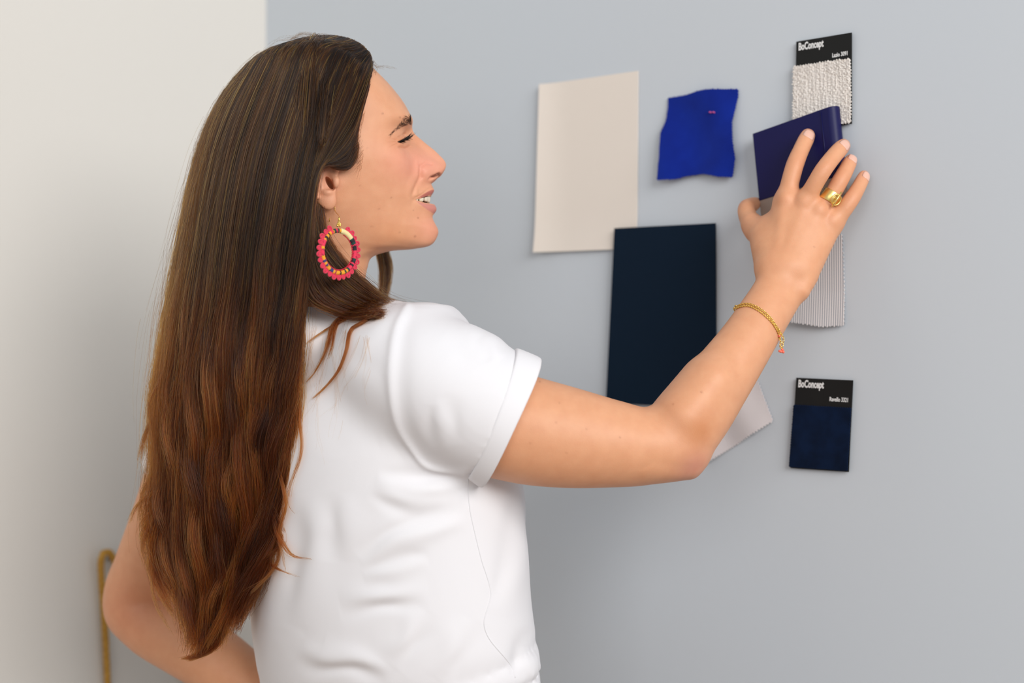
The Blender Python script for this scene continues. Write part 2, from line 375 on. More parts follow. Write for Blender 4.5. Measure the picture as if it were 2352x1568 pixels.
def sweep(F, st, n=30, k=0.0, D=VIEW, out=None, kk=0.0, cap=None):
    """st rows: x,y,z, r_across, r_along_D ; blended into F.f with k"""
    st = np.asarray(st, float); q = crom(st, n) if n > len(st) else st
    tmp = {} ; mg = max(k, kk, 3*F.h)+F.h
    R = q[:, 3:5].max()+F.h
    b = F.box(q[:, :3].min(0)-R-mg, q[:, :3].max(0)+R+mg)
    g = np.full(tuple(s.stop-s.start for s in b), 1e3, np.float32)
    for i in range(len(q)-1):
        a, c = q[i], q[i+1]; r = max(a[3], a[4], c[3], c[4])+mg
        bb = F.box(np.minimum(a[:3], c[:3])-r, np.maximum(a[:3], c[:3])+r)
        loc = tuple(slice(bb[j].start-b[j].start, bb[j].stop-b[j].start) for j in range(3))
        d = seg_dist(F, bb, a[:3], c[:3], a[3], c[3], a[4], c[4], D, cap)
        g[loc] = smin(g[loc], d, kk)
    if out is not None: return b, g
    F.f[b] = smin(F.f[b], g, k)
def blob(F, c, r, k=0.0, M3=None, sub=False):
    """ellipsoid, radii r, optional axes M3 (rows)"""
    c = np.asarray(c, float); r = np.asarray(r, float)*np.ones(3); m = max(k, 3*F.h)+F.h; R = r.max()+m
    b = F.box(c-R, c+R); X, Y, Z = F.pts(b); q = (X-np.float32(c[0]), Y-np.float32(c[1]), Z-np.float32(c[2]))
    A = np.eye(3) if M3 is None else np.asarray(M3)
    v = [sum(np.float32(A[i][j])*q[j] for j in range(3)) for i in range(3)]
    k0 = np.sqrt(sum((v[i]/r[i])**2 for i in range(3))); k1 = np.sqrt(sum((v[i]/r[i]**2)**2 for i in range(3)))+1e-6
    d = k0*(k0-1)/k1
    F.f[b] = smax(F.f[b], -d, k) if sub else smin(F.f[b], d, k)
def nets(F):
    for _ in range(8):
        V, Q = nets_(F)
        E = np.sort(np.vstack([Q[:, [i, (i+1) % 4]] for i in range(4)]), 1); key = E[:, 0].astype(np.int64)*len(V)+E[:, 1]
        c = np.unique(key, return_counts=True)[1]
        if (c == 2).all(): break
        F.f += np.float32(F.h*.013)
    return V, Q
def nets_(F):
    """surface nets: verts, quads (outward)"""
    f = F.f
    for ax in range(3):
        for e in (0, -1):
            sl = [slice(None)]*3; sl[ax] = e; f[tuple(sl)] = np.maximum(f[tuple(sl)], F.h*.5)
    ins = f < 0; nx, ny, nz = f.shape
    c = np.zeros((nx-1, ny-1, nz-1), np.uint8)
    offs = [(i, j, k) for i in (0, 1) for j in (0, 1) for k in (0, 1)]
    for i, j, k in offs: c += ins[i:nx-1+i, j:ny-1+j, k:nz-1+k]
    act = (c > 0) & (c < 8); idx = np.argwhere(act); ids = np.full(act.shape, -1, np.int32); ids[act] = np.arange(len(idx))
    I, J, K = idx.T
    acc = np.zeros((len(idx), 3)); cnt = np.zeros(len(idx))
    val = {o: f[I+o[0], J+o[1], K+o[2]].astype(float) for o in offs}
    for a in offs:
        for ax in range(3):
            if a[ax] == 0:
                b = list(a); b[ax] = 1; b = tuple(b); va, vb = val[a], val[b]; m = (va < 0) != (vb < 0)
                t = np.where(m, va/np.where(m, va-vb, 1), 0); p = np.tile(np.array(a, float), (len(idx), 1)); p[:, ax] = t
                acc[m] += p[m]; cnt[m] += 1
    V = F.lo+F.h*(idx+acc/cnt[:, None])
    Q = []
    for ax in range(3):
        sl0 = [slice(1, -1)]*3; sl1 = [slice(1, -1)]*3; sl0[ax] = slice(0, -1); sl1[ax] = slice(1, None)
        A = ins[tuple(sl0)]; B = ins[tuple(sl1)]; e = np.argwhere(A != B); s = A[tuple(e.T)]
        e = e+np.array([0 if i == ax else 1 for i in range(3)])
        u, v = (ax+1) % 3, (ax+2) % 3
        def g(du, dv):
            p = e.copy(); p[:, u] += du; p[:, v] += dv; return ids[tuple(p.T)]
        q = np.stack([g(-1, -1), g(0, -1), g(0, 0), g(-1, 0)], 1); q[~s] = q[~s][:, ::-1]; Q.append(q)
    Q = np.vstack(Q); Q = Q[(Q >= 0).all(1)]
    return V, Q
def adj_smooth(V, Q, it=2, lam=.5, w=None):
    E = np.vstack([Q[:, [i, (i+1) % Q.shape[1]]] for i in range(Q.shape[1])]); E = np.vstack([E, E[:, ::-1]])
    n = len(V); deg = np.bincount(E[:, 0], minlength=n)[:, None]
    def step(V, l):
        S = np.stack([np.bincount(E[:, 0], V[E[:, 1], k], n) for k in range(3)], 1)/np.maximum(deg, 1)
        return V+(S-V)*(l if w is None else l*w[:, None])
    for _ in range(it): V = step(V, lam); V = step(V, -lam*1.04)
    return V
def vnormals(V, Q):
    n = np.cross(V[Q[:, 2]]-V[Q[:, 0]], V[Q[:, -1]]-V[Q[:, 1]]) if Q.shape[1] == 4 else np.cross(V[Q[:, 1]]-V[Q[:, 0]], V[Q[:, 2]]-V[Q[:, 0]])
    N = np.zeros_like(V)
    for k in range(Q.shape[1]):
        for c in range(3): N[:, c] += np.bincount(Q[:, k], n[:, c], len(V))
    return N/(np.linalg.norm(N, axis=1)[:, None]+1e-12)
def proj(V):
    """pixel position of points (used while modelling to place relief on the cloth)"""
    return CX+FPX*V[:, 0]/V[:, 1], HY-FPX*(V[:, 2]-CAMZ)/V[:, 1]
def S(px, py, Y, rpx, rd):
    """sweep station from a pixel, depth, radius in pixels and radius in depth (metres)"""
    return [*P(px, py, Y), rpx*Y/FPX, rd]

def blur(F, it=1):
    for _ in range(it):
        for ax in range(3):
            f = F.f; g = f.copy(); a = [slice(None)]*3; b = [slice(None)]*3; c = [slice(None)]*3
            a[ax] = slice(1, -1); b[ax] = slice(0, -2); c[ax] = slice(2, None)
            g[tuple(a)] = .5*f[tuple(a)]+.25*(f[tuple(b)]+f[tuple(c)]); F.f = g
# ================================================================== right arm and hand
M['skin'] = None
def make_right_arm():
    lo = P(985, 1150, 1.42); hi = P(2010, 270, 1.72)
    F = Field((P(985, 0, 1.42)[0], 1.36, P(0, 1165, 1.62)[2]), (P(2010, 0, 1.64)[0], 1.735, P(0, 270, 1.70)[2]), .0015)
    # arm
    arm = [S(1000, 900, 1.500, 118, .056), S(1100, 955, 1.492, 126, .056), S(1200, 985, 1.487, 125, .055), S(1300, 1004, 1.487, 116, .051), S(1400, 1018, 1.490, 101, .046), S(1475, 1024, 1.496, 90, .043),
           S(1545, 1010, 1.502, 86, .041), S(1592, 958, 1.508, 83, .040), S(1648, 880, 1.522, 75, .036), S(1708, 795, 1.540, 65, .031), S(1750, 730, 1.556, 60, .027), S(1786, 672, 1.570, 58, .0225), S(1803, 636, 1.575, 61, .0205)]
    sweep(F, arm, 130, k=.004)
    # elbow bone, forearm and upper-arm bulges
    sweep(F, [S(1540, 1035, 1.500, 50, .030), S(1585, 1050, 1.503, 38, .024)], 2, k=.012)
    sweep(F, [S(1560, 960, 1.500, 62, .040), S(1625, 880, 1.512, 60, .037)], 2, k=.012)      # brachioradialis
    sweep(F, [S(1478, 1068, 1.500, 26, .030), S(1545, 1080, 1.501, 18, .020), S(1583, 1080, 1.502, 17, .015)], 6, k=.010)   # olecranon
    sweep(F, [S(1842, 668, 1.566, 14, .009), S(1850, 655, 1.567, 12, .008)], 2, k=.012)     # ulnar head
    # palm: metacarpals
    W = S(1808, 640, 1.578, 50, .020)
    mc = [[S(1782, 610, 1.583, 34, .017), S(1806, 462, 1.598, 25, .0135)], [S(1804, 610, 1.578, 36, .018), S(1847, 468, 1.590, 25, .0135)],
          [S(1828, 612, 1.577, 36, .018), S(1882, 486, 1.588, 24, .013)], [S(1850, 616, 1.579, 34, .017), S(1912, 514, 1.590, 23, .0125)]]
    for m_ in mc: sweep(F, m_, 2, k=.014)
    sweep(F, [S(1812, 590, 1.596, 60, .014), S(1850, 510, 1.606, 60, .013)], 2, k=.016)         # palm underside fill
    sweep(F, [S(1776, 610, 1.590, 36, .018), S(1748, 545, 1.612, 27, .015), S(1730, 520, 1.632, 22, .0125)], 8, k=.018)   # thumb base
    sweep(F, [S(1790, 560, 1.603, 20, .010), S(1772, 520, 1.615, 16, .008)], 3, k=.020)          # web of the thumb
    palm = F.f.copy()
    total = F.f.copy()
    fingers = {
        'index': [S(1806, 462, 1.598, 23, .0115), S(1815, 418, 1.598, 20.5, .0100), S(1826, 378, 1.602, 20, .0096), S(1841, 342, 1.614, 18.2, .0086), S(1851, 321, 1.622, 17.6, .0080), S(1857, 309, 1.627, 15.5, .0066)],
        'middle': [S(1847, 468, 1.590, 22.5, .0115), S(1868, 429, 1.579, 19.5, .0102), S(1890, 392, 1.575, 19.5, .0098), S(1914, 360, 1.585, 18.6, .0090), S(1930, 342, 1.596, 17.8, .0080), S(1939, 333, 1.602, 15.5, .0066)],
        'ring': [S(1882, 486, 1.588, 21, .0110), S(1908, 452, 1.586, 18.5, .0095), S(1929, 416, 1.586, 18.5, .0092), S(1944, 389, 1.594, 17, .0082), S(1952, 373, 1.601, 15.5, .0074), S(1955.5, 367, 1.604, 13.5, .0062)],
        'pinky': [S(1912, 514, 1.590, 20, .0105), S(1937, 484, 1.584, 18.5, .0092), S(1956, 457, 1.584, 18, .0086), S(1972, 430, 1.592, 16, .0076), S(1982, 410, 1.600, 14.5, .0068), S(1985, 403, 1.602, 12.5, .0058)],
        'thumb': [S(1736, 530, 1.628, 22, .0125), S(1718, 498, 1.645, 20.5, .0115), S(1714, 480, 1.656, 19, .0105), S(1726, 471, 1.678, 17, .0090), S(1736, 466, 1.692, 13, .0070)]}
    ks = {'index': .009, 'middle': .008, 'ring': .006, 'pinky': .009, 'thumb': .010}
    for nme, st in fingers.items():
        b, g = sweep(F, st, 26, out=1, kk=.001)
        X, Y, Z = F.pts(b)
        blended = smin(palm[b], g, ks[nme]); total[b] = np.minimum(total[b], blended)
    F.f = total
    for px, py, Y, r in ((1803, 458, 1.583, 12), (1846, 464, 1.575, 12), (1881, 482, 1.573, 12), (1911, 508, 1.576, 11)):
        blob(F, P(px, py, Y+.005), (r/2040*1.0, .006, r/2040*1.2), k=.007)           # knuckles
    for a, b in (((1800, 478, 1.588), (1788, 575, 1.571)), ((1842, 486, 1.580), (1804, 585, 1.567)), ((1874, 502, 1.579), (1818, 590, 1.567)), ((1902, 526, 1.582), (1834, 598, 1.569))):
        sweep(F, [S(*a, 6, .003), S(*b, 5, .0022)], 2, k=.007)          # extensor tendons
    V, Q = nets(F); V = adj_smooth(V, Q, 14, .55)
    return V, Q, fingers
ARM_V, ARM_Q, FINGERS = make_right_arm()
# ================================================================== head (a cage of sections, spline-filled, then small relief)
PSI = math.radians(5); HO = P(745, 428, 1.60)      # head origin: midway between the ear canals
HF = np.array([math.cos(PSI), math.sin(PSI), 0]); HL = np.array([math.sin(PSI), -math.cos(PSI), 0]); HU = np.array([0, 0, 1.])
def hw(x, z, s):
    """head millimetres (forward, up, towards her right) to world"""
    x, z, s = np.asarray(x)[..., None], np.asarray(z)[..., None], np.asarray(s)[..., None]
    return HO+.001*(x*HF+z*HU+s*HL)
def h_of_px(px, py, s=0.0):
    """head x,z (mm) of the point at lateral s that shows at the pixel"""
    d = np.array([(px-CX)/FPX, 1, (HY-py)/FPX]); n = HL; o = HO+.001*s*HL-np.array([0, 0, CAMZ])
    t = np.dot(o, n)/np.dot(d, n); q = d*t+np.array([0, 0, CAMZ])-HO
    return 1000*np.dot(q, HF), 1000*q[2]
front_px = [(828, 128), (856, 156), (899, 201), (936, 252), (945.5, 280), (948.5, 301), (974, 326), (1004, 351), (1024.5, 381), (1013, 403), (991, 419), (995.5, 435), (990, 451), (1000, 479), (993.5, 497), (1006.5, 534), (992, 561), (957, 570), (892, 576), (853, 592), (844, 615), (834, 680), (820, 760)]
rows = [  # c1..c7 (x,z,s)
 [(37,147,12),(32,147,30),(20,146,45),(0,144,54),(-25,142,58),(-60,138,42),(-82,132,0)],
 [(53,133,14),(47,133,34),(34,132,51),(10,130,62),(-18,127,67),(-62,120,52),(-93,112,0)],
 [(75,111,14),(68,111,34),(53,110,52),(25,108,65),(-10,104,72),(-65,95,60),(-103,86,0)],
 [(93,86,13),(87,86,32),(70,85,51),(38,82,65),(-5,78,74),(-66,70,63),(-107,60,0)],
 [(98.5,73,11),(94,73.5,30),(78,72,48),(45,68,63.5),(-3,62,74),(-66,52,64),(-107,40,0)],
 [(94.5,61,9),(89,62,28),(76,60,47.5),(46,55,64),(-2,48,73),(-65,38,63),(-105,24,0)],
 [(100,50,10),(88,50,29),(76,47,49.5),(47,42,66),(-1,34,72),(-62,24,61),(-101,8,0)],
 [(116,36,8.5),(93,37,28),(78,33,51),(47,28,66.5),(0,20,71),(-58,12,58),(-95,-8,0)],
 [(131,20,9.5),(101,22,25),(81,19,49.5),(46,14,65),(0,6,70),(-52,0,54),(-87,-22,0)],
 [(126,10.5,11),(104,11,24),(83,8,47),(44,2,63.5),(0,-6,69),(-46,-12,50),(-78,-34,0)],
 [(118.5,3.5,11),(104,2,25.5),(83,-2,45),(42,-8,61.5),(-1,-16,66),(-42,-24,47),(-71,-46,0)],
 [(121,-4,10.5),(103.5,-9,27),(82,-12,43.5),(40,-18,59.5),(-2,-26,63),(-39,-36,45),(-66,-58,0)],
 [(118,-11.5,11),(101,-15.5,28),(81,-19,42),(38,-26,57.5),(-4,-35,59),(-37,-46,43),(-63,-68,0)],
 [(122,-25.5,10.5),(103,-24.5,26.5),(81,-28,40),(36,-34,55),(-6,-44,54),(-35,-56,42),(-61,-78,0)],
 [(120,-35,11),(104,-35,25.5),(81,-38,38),(34,-43,52),(-8,-53,50),(-34,-65,41),(-60,-87,0)],
 [(126.5,-51.5,11),(109,-48,24.5),(81,-48,36),(33,-51,48.5),(-9,-62,47),(-34,-74,40),(-60,-96,0)],
 [(118.5,-64.5,11),(104,-61,23),(78,-58,34),(32,-57,46),(-8,-70,46),(-33,-82,40),(-60,-104,0)],
 [(102,-69,10),(92,-67.5,20),(70,-65.5,31.5),(30,-64,43.5),(-6,-78,45),(-32,-90,40),(-60,-112,0)],
 [(71,-72.5,10),(64,-72.5,19),(50,-73,30),(24,-74,41),(-7,-86,44),(-32,-98,40),(-60,-119,0)],
 [(52,-80,10),(47,-81,20),(37,-83,31),(17,-86,41),(-9,-95,44),(-33,-106,39),(-61,-126,0)],
 [(47.5,-92,10),(43,-93,21),(33,-95,32),(13,-98,41),(-11,-106,44),(-34,-116,39),(-62,-134,0)],
 [(42.5,-123,10),(38,-124,22),(28,-126,34),(9,-130,41),(-13,-136,43),(-36,-145,38),(-64,-160,0)],
 [(36,-165,11),(31,-166,24),(21,-168,37),(2,-171,38),(-18,-176,40),(-40,-183,35),(-68,-195,0)]]
def smoothstep(a, b, x):
    t = np.clip((x-a)/(b-a), 0, 1); return t*t*(3-2*t)
def gauss(d2, r): return np.exp(-d2/(2*r*r))
def polydist(x, z, pts):
    """distance from points to a polyline in the side plane, and the parameter along it"""
    pts = np.asarray(pts, float); best = np.full(x.shape, 1e9); tt = np.zeros(x.shape); n = len(pts)-1
    for i in range(n):
        a, b = pts[i], pts[i+1]; d = b-a; L2 = np.dot(d, d); u = np.clip(((x-a[0])*d[0]+(z-a[1])*d[1])/L2, 0, 1)
        q = np.hypot(x-a[0]-u*d[0], z-a[1]-u*d[1]); m = q < best; best = np.where(m, q, best); tt = np.where(m, (i+u)/n, tt)
    return best, tt
def inpoly(x, z, pts):
    r = np.zeros(x.shape, bool); n = len(pts)
    for i in range(n):
        (x1, z1), (x2, z2) = pts[i], pts[(i+1) % n]
        c = ((z1 > z) != (z2 > z)) & (x < (x2-x1)*(z-z1)/(z2-z1+1e-12)+x1); r ^= c
    return r
MOUTH = [(101.5, -16.6), (108, -14.6), (114, -12.6), (119, -10.4), (132, -9.5), (132, -20.5), (122, -19.6), (114, -19.4), (107, -18.4)]
LIPS_UP = [(100.5, -16.8), (106, -12.4), (112, -8.4), (117, -5.0), (121, -3.2), (135, -2.8), (135, -9.5), (119, -10.2), (114, -12.4), (108, -14.4)]
LIPS_LO = [(100.5, -17.0), (107, -18.6), (114, -19.6), (122, -19.8), (135, -20), (135, -31), (122, -31), (115, -27.6), (108, -23.2), (103, -19.4)]
def make_head():
    R = []
    for (px, py), r in zip(front_px, rows):
        x, z = h_of_px(px, py); R.append([(x, z, 0.0)]+[tuple(map(float, q)) for q in r])
    R = np.array(R)                                    # rows, 8, 3 (x,z,s)
    # mirrored: full closed ring
    mir = R[:, 6:0:-1].copy(); mir[..., 2] *= -1
    ring = np.concatenate([R, mir, R[:, :1]], 1)
    tk = np.array([0, .55, 1.35, 2.2, 3.3, 4.5, 6.0, 7.6]); tk = np.concatenate([tk, 2*tk[-1]-tk[-2::-1]])
    # dense columns (finer at the face)
    half = np.concatenate([np.linspace(0, 2.2, 70, endpoint=False), np.linspace(2.2, 4.5, 46, endpoint=False), np.linspace(4.5, 7.6, 30)])
    tc = np.concatenate([half, (2*tk[7]-half[-2:0:-1])])
    ring = hermite(tk, ring.transpose(1, 0, 2), tc, closed=True).transpose(1, 0, 2)     # rows, ncol, 3
    top = np.tile(np.array([-22., 156.5, 0.]), (1, ring.shape[1], 1)); 
    ring = np.concatenate([top, ring], 0)
    rk = np.array([0, 1.6, 2.4, 3.5, 4.7, 5.3, 5.8, 6.5, 7.2, 7.95, 8.4, 8.85, 9.25, 9.65, 10.3, 10.75, 11.5, 12.1, 12.7, 13.6, 14.3, 14.9, 16.2, 17.8])
    tr = np.concatenate([np.linspace(.12, 4.7, 70, endpoint=False), np.linspace(4.7, 8.4, 110, endpoint=False), np.linspace(8.4, 11.5, 120, endpoint=False), np.linspace(11.5, 14.9, 70, endpoint=False), np.linspace(14.9, 17.8, 20)])
    G = hermite(rk, ring, tr)                          # (nr,nc,3)
    nr, nc = G.shape[:2]
    x, z, s = G[..., 0].copy(), G[..., 1].copy(), G[..., 2].copy(); a = np.abs(s); sg = np.sign(s)
    # ---- normals in head space
    def normals(x, z, s):
        p = np.stack([x, s, z], -1); du = np.roll(p, -1, 1)-np.roll(p, 1, 1); dv = np.gradient(p, axis=0)
        n = np.cross(du, dv); n /= np.linalg.norm(n, axis=-1)[..., None]+1e-9
        c = p-np.array([10, 0, 20.]); n *= np.sign((n*c).sum(-1))[..., None]; return n
    n = normals(x, z, s)
    D = np.zeros_like(x)                               # displacement along the normal, mm
    face = smoothstep(40, 60, x)
    # eye: socket hollow, brow ridge, lids and the slit
    D -= 3.0*gauss((x-91)**2/1.3+(z-53)**2+(a-17)**2/1.2, 6)*face
    D -= 1.8*gauss((x-82)**2/2+(z-60)**2/1.2, 5.0)*gauss((a-36)**2, 12)*face
    D += 1.2*gauss((z-73-.10*(a-28))**2, 4.5)*gauss((a-26)**2, 14)*smoothstep(60, 75, x)
    D += 2.6*gauss((x-89)**2/3+(z-51)**2/1.1, 5.0)*gauss((a-33)**2, 9)*face       # eyeball under the lids
    slit = [(82.5, 44.8), (86, 47.4), (89.5, 50.4), (93, 53), (96, 54)]
    d, t = polydist(x, z, slit); er = (a > 13) & (a < 52) & (x > 60)
    D -= np.where(er, 2.6*gauss(d**2, .9)*(1-.0*t), 0)
    D += np.where(er, .8*gauss((d-2.4)**2, .9), 0)
    lower, _ = polydist(x, z, [(82, 41.5), (88, 43), (94, 47)]); D += np.where(er, 1.1*gauss(lower**2, 2.2), 0)
    bag, _ = polydist(x, z, [(82, 38), (88, 38.4), (95, 42.5)]); D -= np.where(er, 1.1*gauss(bag**2, 1.1), 0)
    for cf in ([(80, 46.2), (73, 47.6), (66, 48.6)], [(80.5, 44.6), (73, 43.0), (66, 42.0)], [(80, 42.5), (75, 39), (71, 36)]):
        d, t = polydist(x, z, cf); D -= np.where(a > 30, 1.0*gauss(d**2, .6)*(1-t), 0)
    lidc, _ = polydist(x, z, [(82, 50.5), (87, 55), (92.5, 58)]); D -= np.where(er, .8*gauss(lidc**2, .8), 0)
    # cheek lifted by the smile, nasolabial fold
    D += 3.8*gauss((x-87)**2/1.6+(z-28)**2/1.4, 11)*gauss((a-40)**2, 15)*face
    nl, t = polydist(x, z, [(108.5, 18.5), (107, 10), (103.5, 2), (99.5, -8), (97.2, -15), (97.5, -24)])
    D -= np.where((a > 12) & (x > 80), 1.1*gauss(nl**2, 1.7)*smoothstep(0, .12, t)*(1-.75*smoothstep(.55, 1, t)), 0)
    D += np.where((a > 12) & (x < 106), 1.2*gauss((nl-5)**2, 3)*(1-smoothstep(.5, 1, t))*smoothstep(106, 102, x), 0)
    # nose wing and its crease, nostril
    al = gauss((x-112.5)**2/1.7+(z-14.5)**2/1.25, 5.4)*smoothstep(5, 9, a); D += 3.6*al
    cr, t = polydist(x, z, [(119.5, 24.5), (113, 25), (107, 21), (105.6, 14), (107.5, 9)]); D -= np.where((a > 6) & (a < 26), 1.3*gauss(cr**2, 1.3), 0)
    no, t = polydist(x, z, [(114, 7.0), (121.5, 10.2), (128.5, 13.4)]); D -= np.where((a > 2.5) & (a < 17), 5.2*gauss(no**2, 1.2)*smoothstep(0, .5, t), 0)
    # lips
    ul, t = polydist(x, z, [(101, -16), (108, -10.8), (114, -7), (121, -4.5), (130, -4.5)]); D += np.where((a < 32) & (x > 97), .8*gauss(ul**2, 2.6)*smoothstep(0, .35, t), 0)
    ll, t = polydist(x, z, [(101, -18), (108, -21.5), (115, -24.3), (122, -25.5), (130, -25.5)]); D += np.where((a < 32) & (x > 97), 1.5*gauss(ll**2, 3.0)*smoothstep(0, .35, t), 0)
    vb, t = polydist(x, z, [(102, -14), (107, -11.4), (113, -6.2), (118, -2.4), (122, -1.2)]); D -= np.where((a < 32) & (x > 97), .5*gauss(vb**2, .8), 0)
    D -= np.where((x > 90) & (a < 36), 1.5*gauss((x-100.0)**2+(z+17)**2, 2.2), 0)       # mouth corner
    D += 1.2*gauss((x-96)**2+(z+17)**2, 3.4)*(a > 15)
    D += 1.5*gauss((x-70)**2+(z+56)**2/1.0, 14)*smoothstep(20, 34, a)                     # jaw softness
    x += D*n[..., 0]; s += D*n[..., 1]; z += D*n[..., 2]; a = np.abs(s)
    # open mouth: everything between the lips sinks towards the throat
    ins = inpoly(x, z, MOUTH) & (x > 98)
    dm, _ = polydist(x, z, MOUTH+MOUTH[:1]); depth = np.where(ins, 13*smoothstep(0, 1.6, dm), 0)
    cxm = 86.; v = np.stack([cxm-x, -s*.9], -1); L = np.linalg.norm(v, axis=-1)[..., None]+1e-9; v /= L
    x += depth*v[..., 0]; s += depth*v[..., 1]
    V = hw(x, z, s).reshape(-1, 3)
    i = np.arange(nr-1)[:, None]*nc; j = np.arange(nc)[None]; j2 = (j+1) % nc
    Q = np.stack([i+j, i+j2, i+nc+j2, i+nc+j], -1).reshape(-1, 4)
    # caps
    tv = len(V); V = np.vstack([V, V[:nc].mean(0), V[-nc:].mean(0)])
    k = np.arange(nc); capT = np.stack([np.full(nc, tv), (k+1) % nc, k], 1); b0 = (nr-1)*nc; capB = np.stack([np.full(nc, tv+1), b0+k, b0+(k+1) % nc], 1)
    T = np.vstack([Q[:, [0, 1, 2]], Q[:, [0, 2, 3]], capT, capB])
    # orientation
    c = V.mean(0); nn = np.cross(V[T[:, 1]]-V[T[:, 0]], V[T[:, 2]]-V[T[:, 0]]); 
    if (nn*(V[T].mean(1)-c)).sum() < 0: T = T[:, ::-1]
    return V, T
HEAD_V, HEAD_T = make_head()
# ================================================================== torso, left arm, legs (one skin), then clothes
BR = np.array([.76, -.65, 0]); BF = np.array([.65, .76, 0])      # her right, her front (she faces the grey wall)
def T_(px, py, Y, lat, fb): return [*P(px, py, Y), lat, fb]
TORSO = [T_(765, 800, 1.635, .110, .075), T_(790, 850, 1.635, .162, .098), T_(835, 950, 1.628, .176, .122), T_(868, 1100, 1.625, .180, .134), T_(880, 1250, 1.625, .184, .135), T_(890, 1400, 1.622, .184, .135), T_(908, 1500, 1.622, .182, .134), T_(928, 1568, 1.622, .178, .131), T_(940, 1680, 1.625, .178, .131), T_(945, 1760, 1.625, .180, .132)]
LARM = [S(480, 900, 1.735, 92, .050), S(440, 1060, 1.755, 94, .050), S(396, 1190, 1.770, 92, .047), S(350, 1300, 1.785, 86, .044), S(322, 1375, 1.790, 82, .042), S(345, 1422, 1.785, 78, .042), S(430, 1475, 1.768, 80, .042), S(540, 1548, 1.745, 70, .036), S(640, 1625, 1.720, 55, .028), S(690, 1668, 1.705, 50, .022)]
def make_body():
    F = Field((-.50, 1.30, -.02), (.10, 1.98, 1.45), .005)
    thin = [[*t[:3], t[3]-.022, t[4]-.020] for t in TORSO]
    sweep(F, thin[1:], 16, k=.01, D=BF, cap=.03)
    sweep(F, [S(480, 895, 1.732, 66, .036), S(620, 820, 1.69, 62, .036), S(760, 795, 1.64, 66, .036), S(880, 820, 1.58, 66, .038), S(1000, 880, 1.512, 84, .042)], 10, k=.02)
    c = np.array(TORSO[-1][:3])
    hip = [[*(c+[0, 0, -.02]), .165, .115], [*(c+[.0, 0, -.12]), .172, .118]]
    sweep(F, hip, 2, k=.03, D=BF)
    for sd in (-1, 1):
        h = c+BR*sd*.09+np.array([0, 0, -.14]); k_ = h+BR*sd*.01+BF*.02; k_[2] = .48; a = k_+BR*sd*.01-BF*.03; a[2] = .09
        sweep(F, [[*h, .085, .09], [*(h*.5+k_*.5), .07, .075], [*k_, .055, .06], [*(k_*.6+a*.4), .052, .056], [*a, .036, .04]], 10, k=.02, D=BF)
    V, Q = nets(F); V = adj_smooth(V, Q, 3)
    # left arm on a finer grid
    q = np.array(LARM); R = .07
    G = Field(q[:, :3].min(0)-[R, R, .12], q[:, :3].max(0)+[R+.12, R, R], .0025)
    sweep(G, LARM, 90, k=.004)
    sweep(G, [S(330, 1385, 1.80, 60, .03), S(305, 1402, 1.795, 50, .03)], 2, k=.02)
    palm0 = S(690, 1668, 1.705, 48, .020); palm1 = S(770, 1712, 1.672, 45, .014)
    sweep(G, [palm0, palm1], 2, k=.012)
    base = P(770, 1712, 1.672)
    for i in range(4):
        a = P(770-i*12, 1690+i*18, 1.668+.004*i); sweep(G, [[*a, .0095, .009], [*(a+[.022, -.012, -.006]), .009, .0085], [*(a+[.040, -.030, -.012]), .008, .0075], [*(a+[.050, -.050, -.016]), .006, .006]], 8, k=.004)
    a = P(720, 1650, 1.70); sweep(G, [[*a, .012, .011], [*(a+[.02, .015, .012]), .0105, .010], [*(a+[.04, .02, .012]), .008, .008]], 6, k=.008)
    V2, Q2 = nets(G); V2 = adj_smooth(V2, Q2, 12)
    return (V, Q), (V2, Q2)
BODY, LEFT = make_body()
# ear (hers on the right side), modelled in head millimetres
def make_ear():
    F = Field((-24, -36, 55), (22, 42, 92), .8)          # axes here: x, z, s in mm
    M3 = np.eye(3)
    tilt = math.radians(8)
    blob(F, (-6, 4, 71), (15, 30, 4.5), k=3)
    blob(F, (-1, -22, 70.5), (8.5, 9.5, 4.2), k=5)
    # helix rim
    a = np.linspace(math.radians(-75), math.radians(215), 24)
    rim = [[-6+15.5*math.sin(t)*-1, 6+27*math.cos(t), 75.5-1.2*math.cos(t), 2.4, 2.4] for t in np.linspace(-1.35, 2.7, 26)]
    sweep(F, rim, 40, k=2.5, D=np.array([0, 0, 1.]))
    blob(F, (-1.5, -2, 78), (6.0, 11.5, 7.0), k=2.5, sub=True)      # concha
    blob(F, (3.0, -5.0, 73), (3.6, 6, 7), k=1.5, sub=True)          # canal
    blob(F, (7.5, -1.5, 73.5), (3.6, 6.0, 3.6), k=3)                # tragus
    blob(F, (-2, -13, 74.5), (5, 3, 3.0), k=3)                      # antitragus
    sweep(F, [[7, 8, 73, 2.6, 2.4], [5, 17, 73.5, 2.6, 2.4], [2, 26, 74, 2.4, 2.4]], 8, k=3, D=np.array([0, 0, 1.]))   # root of the helix
    blur(F, 1); V, Q = nets(F); V = adj_smooth(V, Q, 2)
    return hw(V[:, 0]+EAR[0], V[:, 1]+EAR[1], V[:, 2]+EAR[2]), Q
EAR = (8.5, -1.0, -0.5)
ear_ = make_ear()
def temp(name, VQ): return quadmesh(name, *VQ)
person = temp('person', (HEAD_V, HEAD_T))
parts_ = [temp('t1', BODY), temp('t2', LEFT), temp('t3', (ARM_V, ARM_Q)), temp('t4', ear_)]
V2 = ear_[0]-HO; m_ = np.stack([V2@HF, V2[:, 2], -(V2@HL)], 1); parts_.append(temp('t5', (HO+m_[:, :1]*HF+m_[:, 1:2]*HU+m_[:, 2:3]*HL, ear_[1][:, ::-1])))
for p_ in parts_:
    md = person.modifiers.new('u', 'BOOLEAN'); md.operation = 'UNION'; md.object = p_; md.solver = 'MANIFOLD'
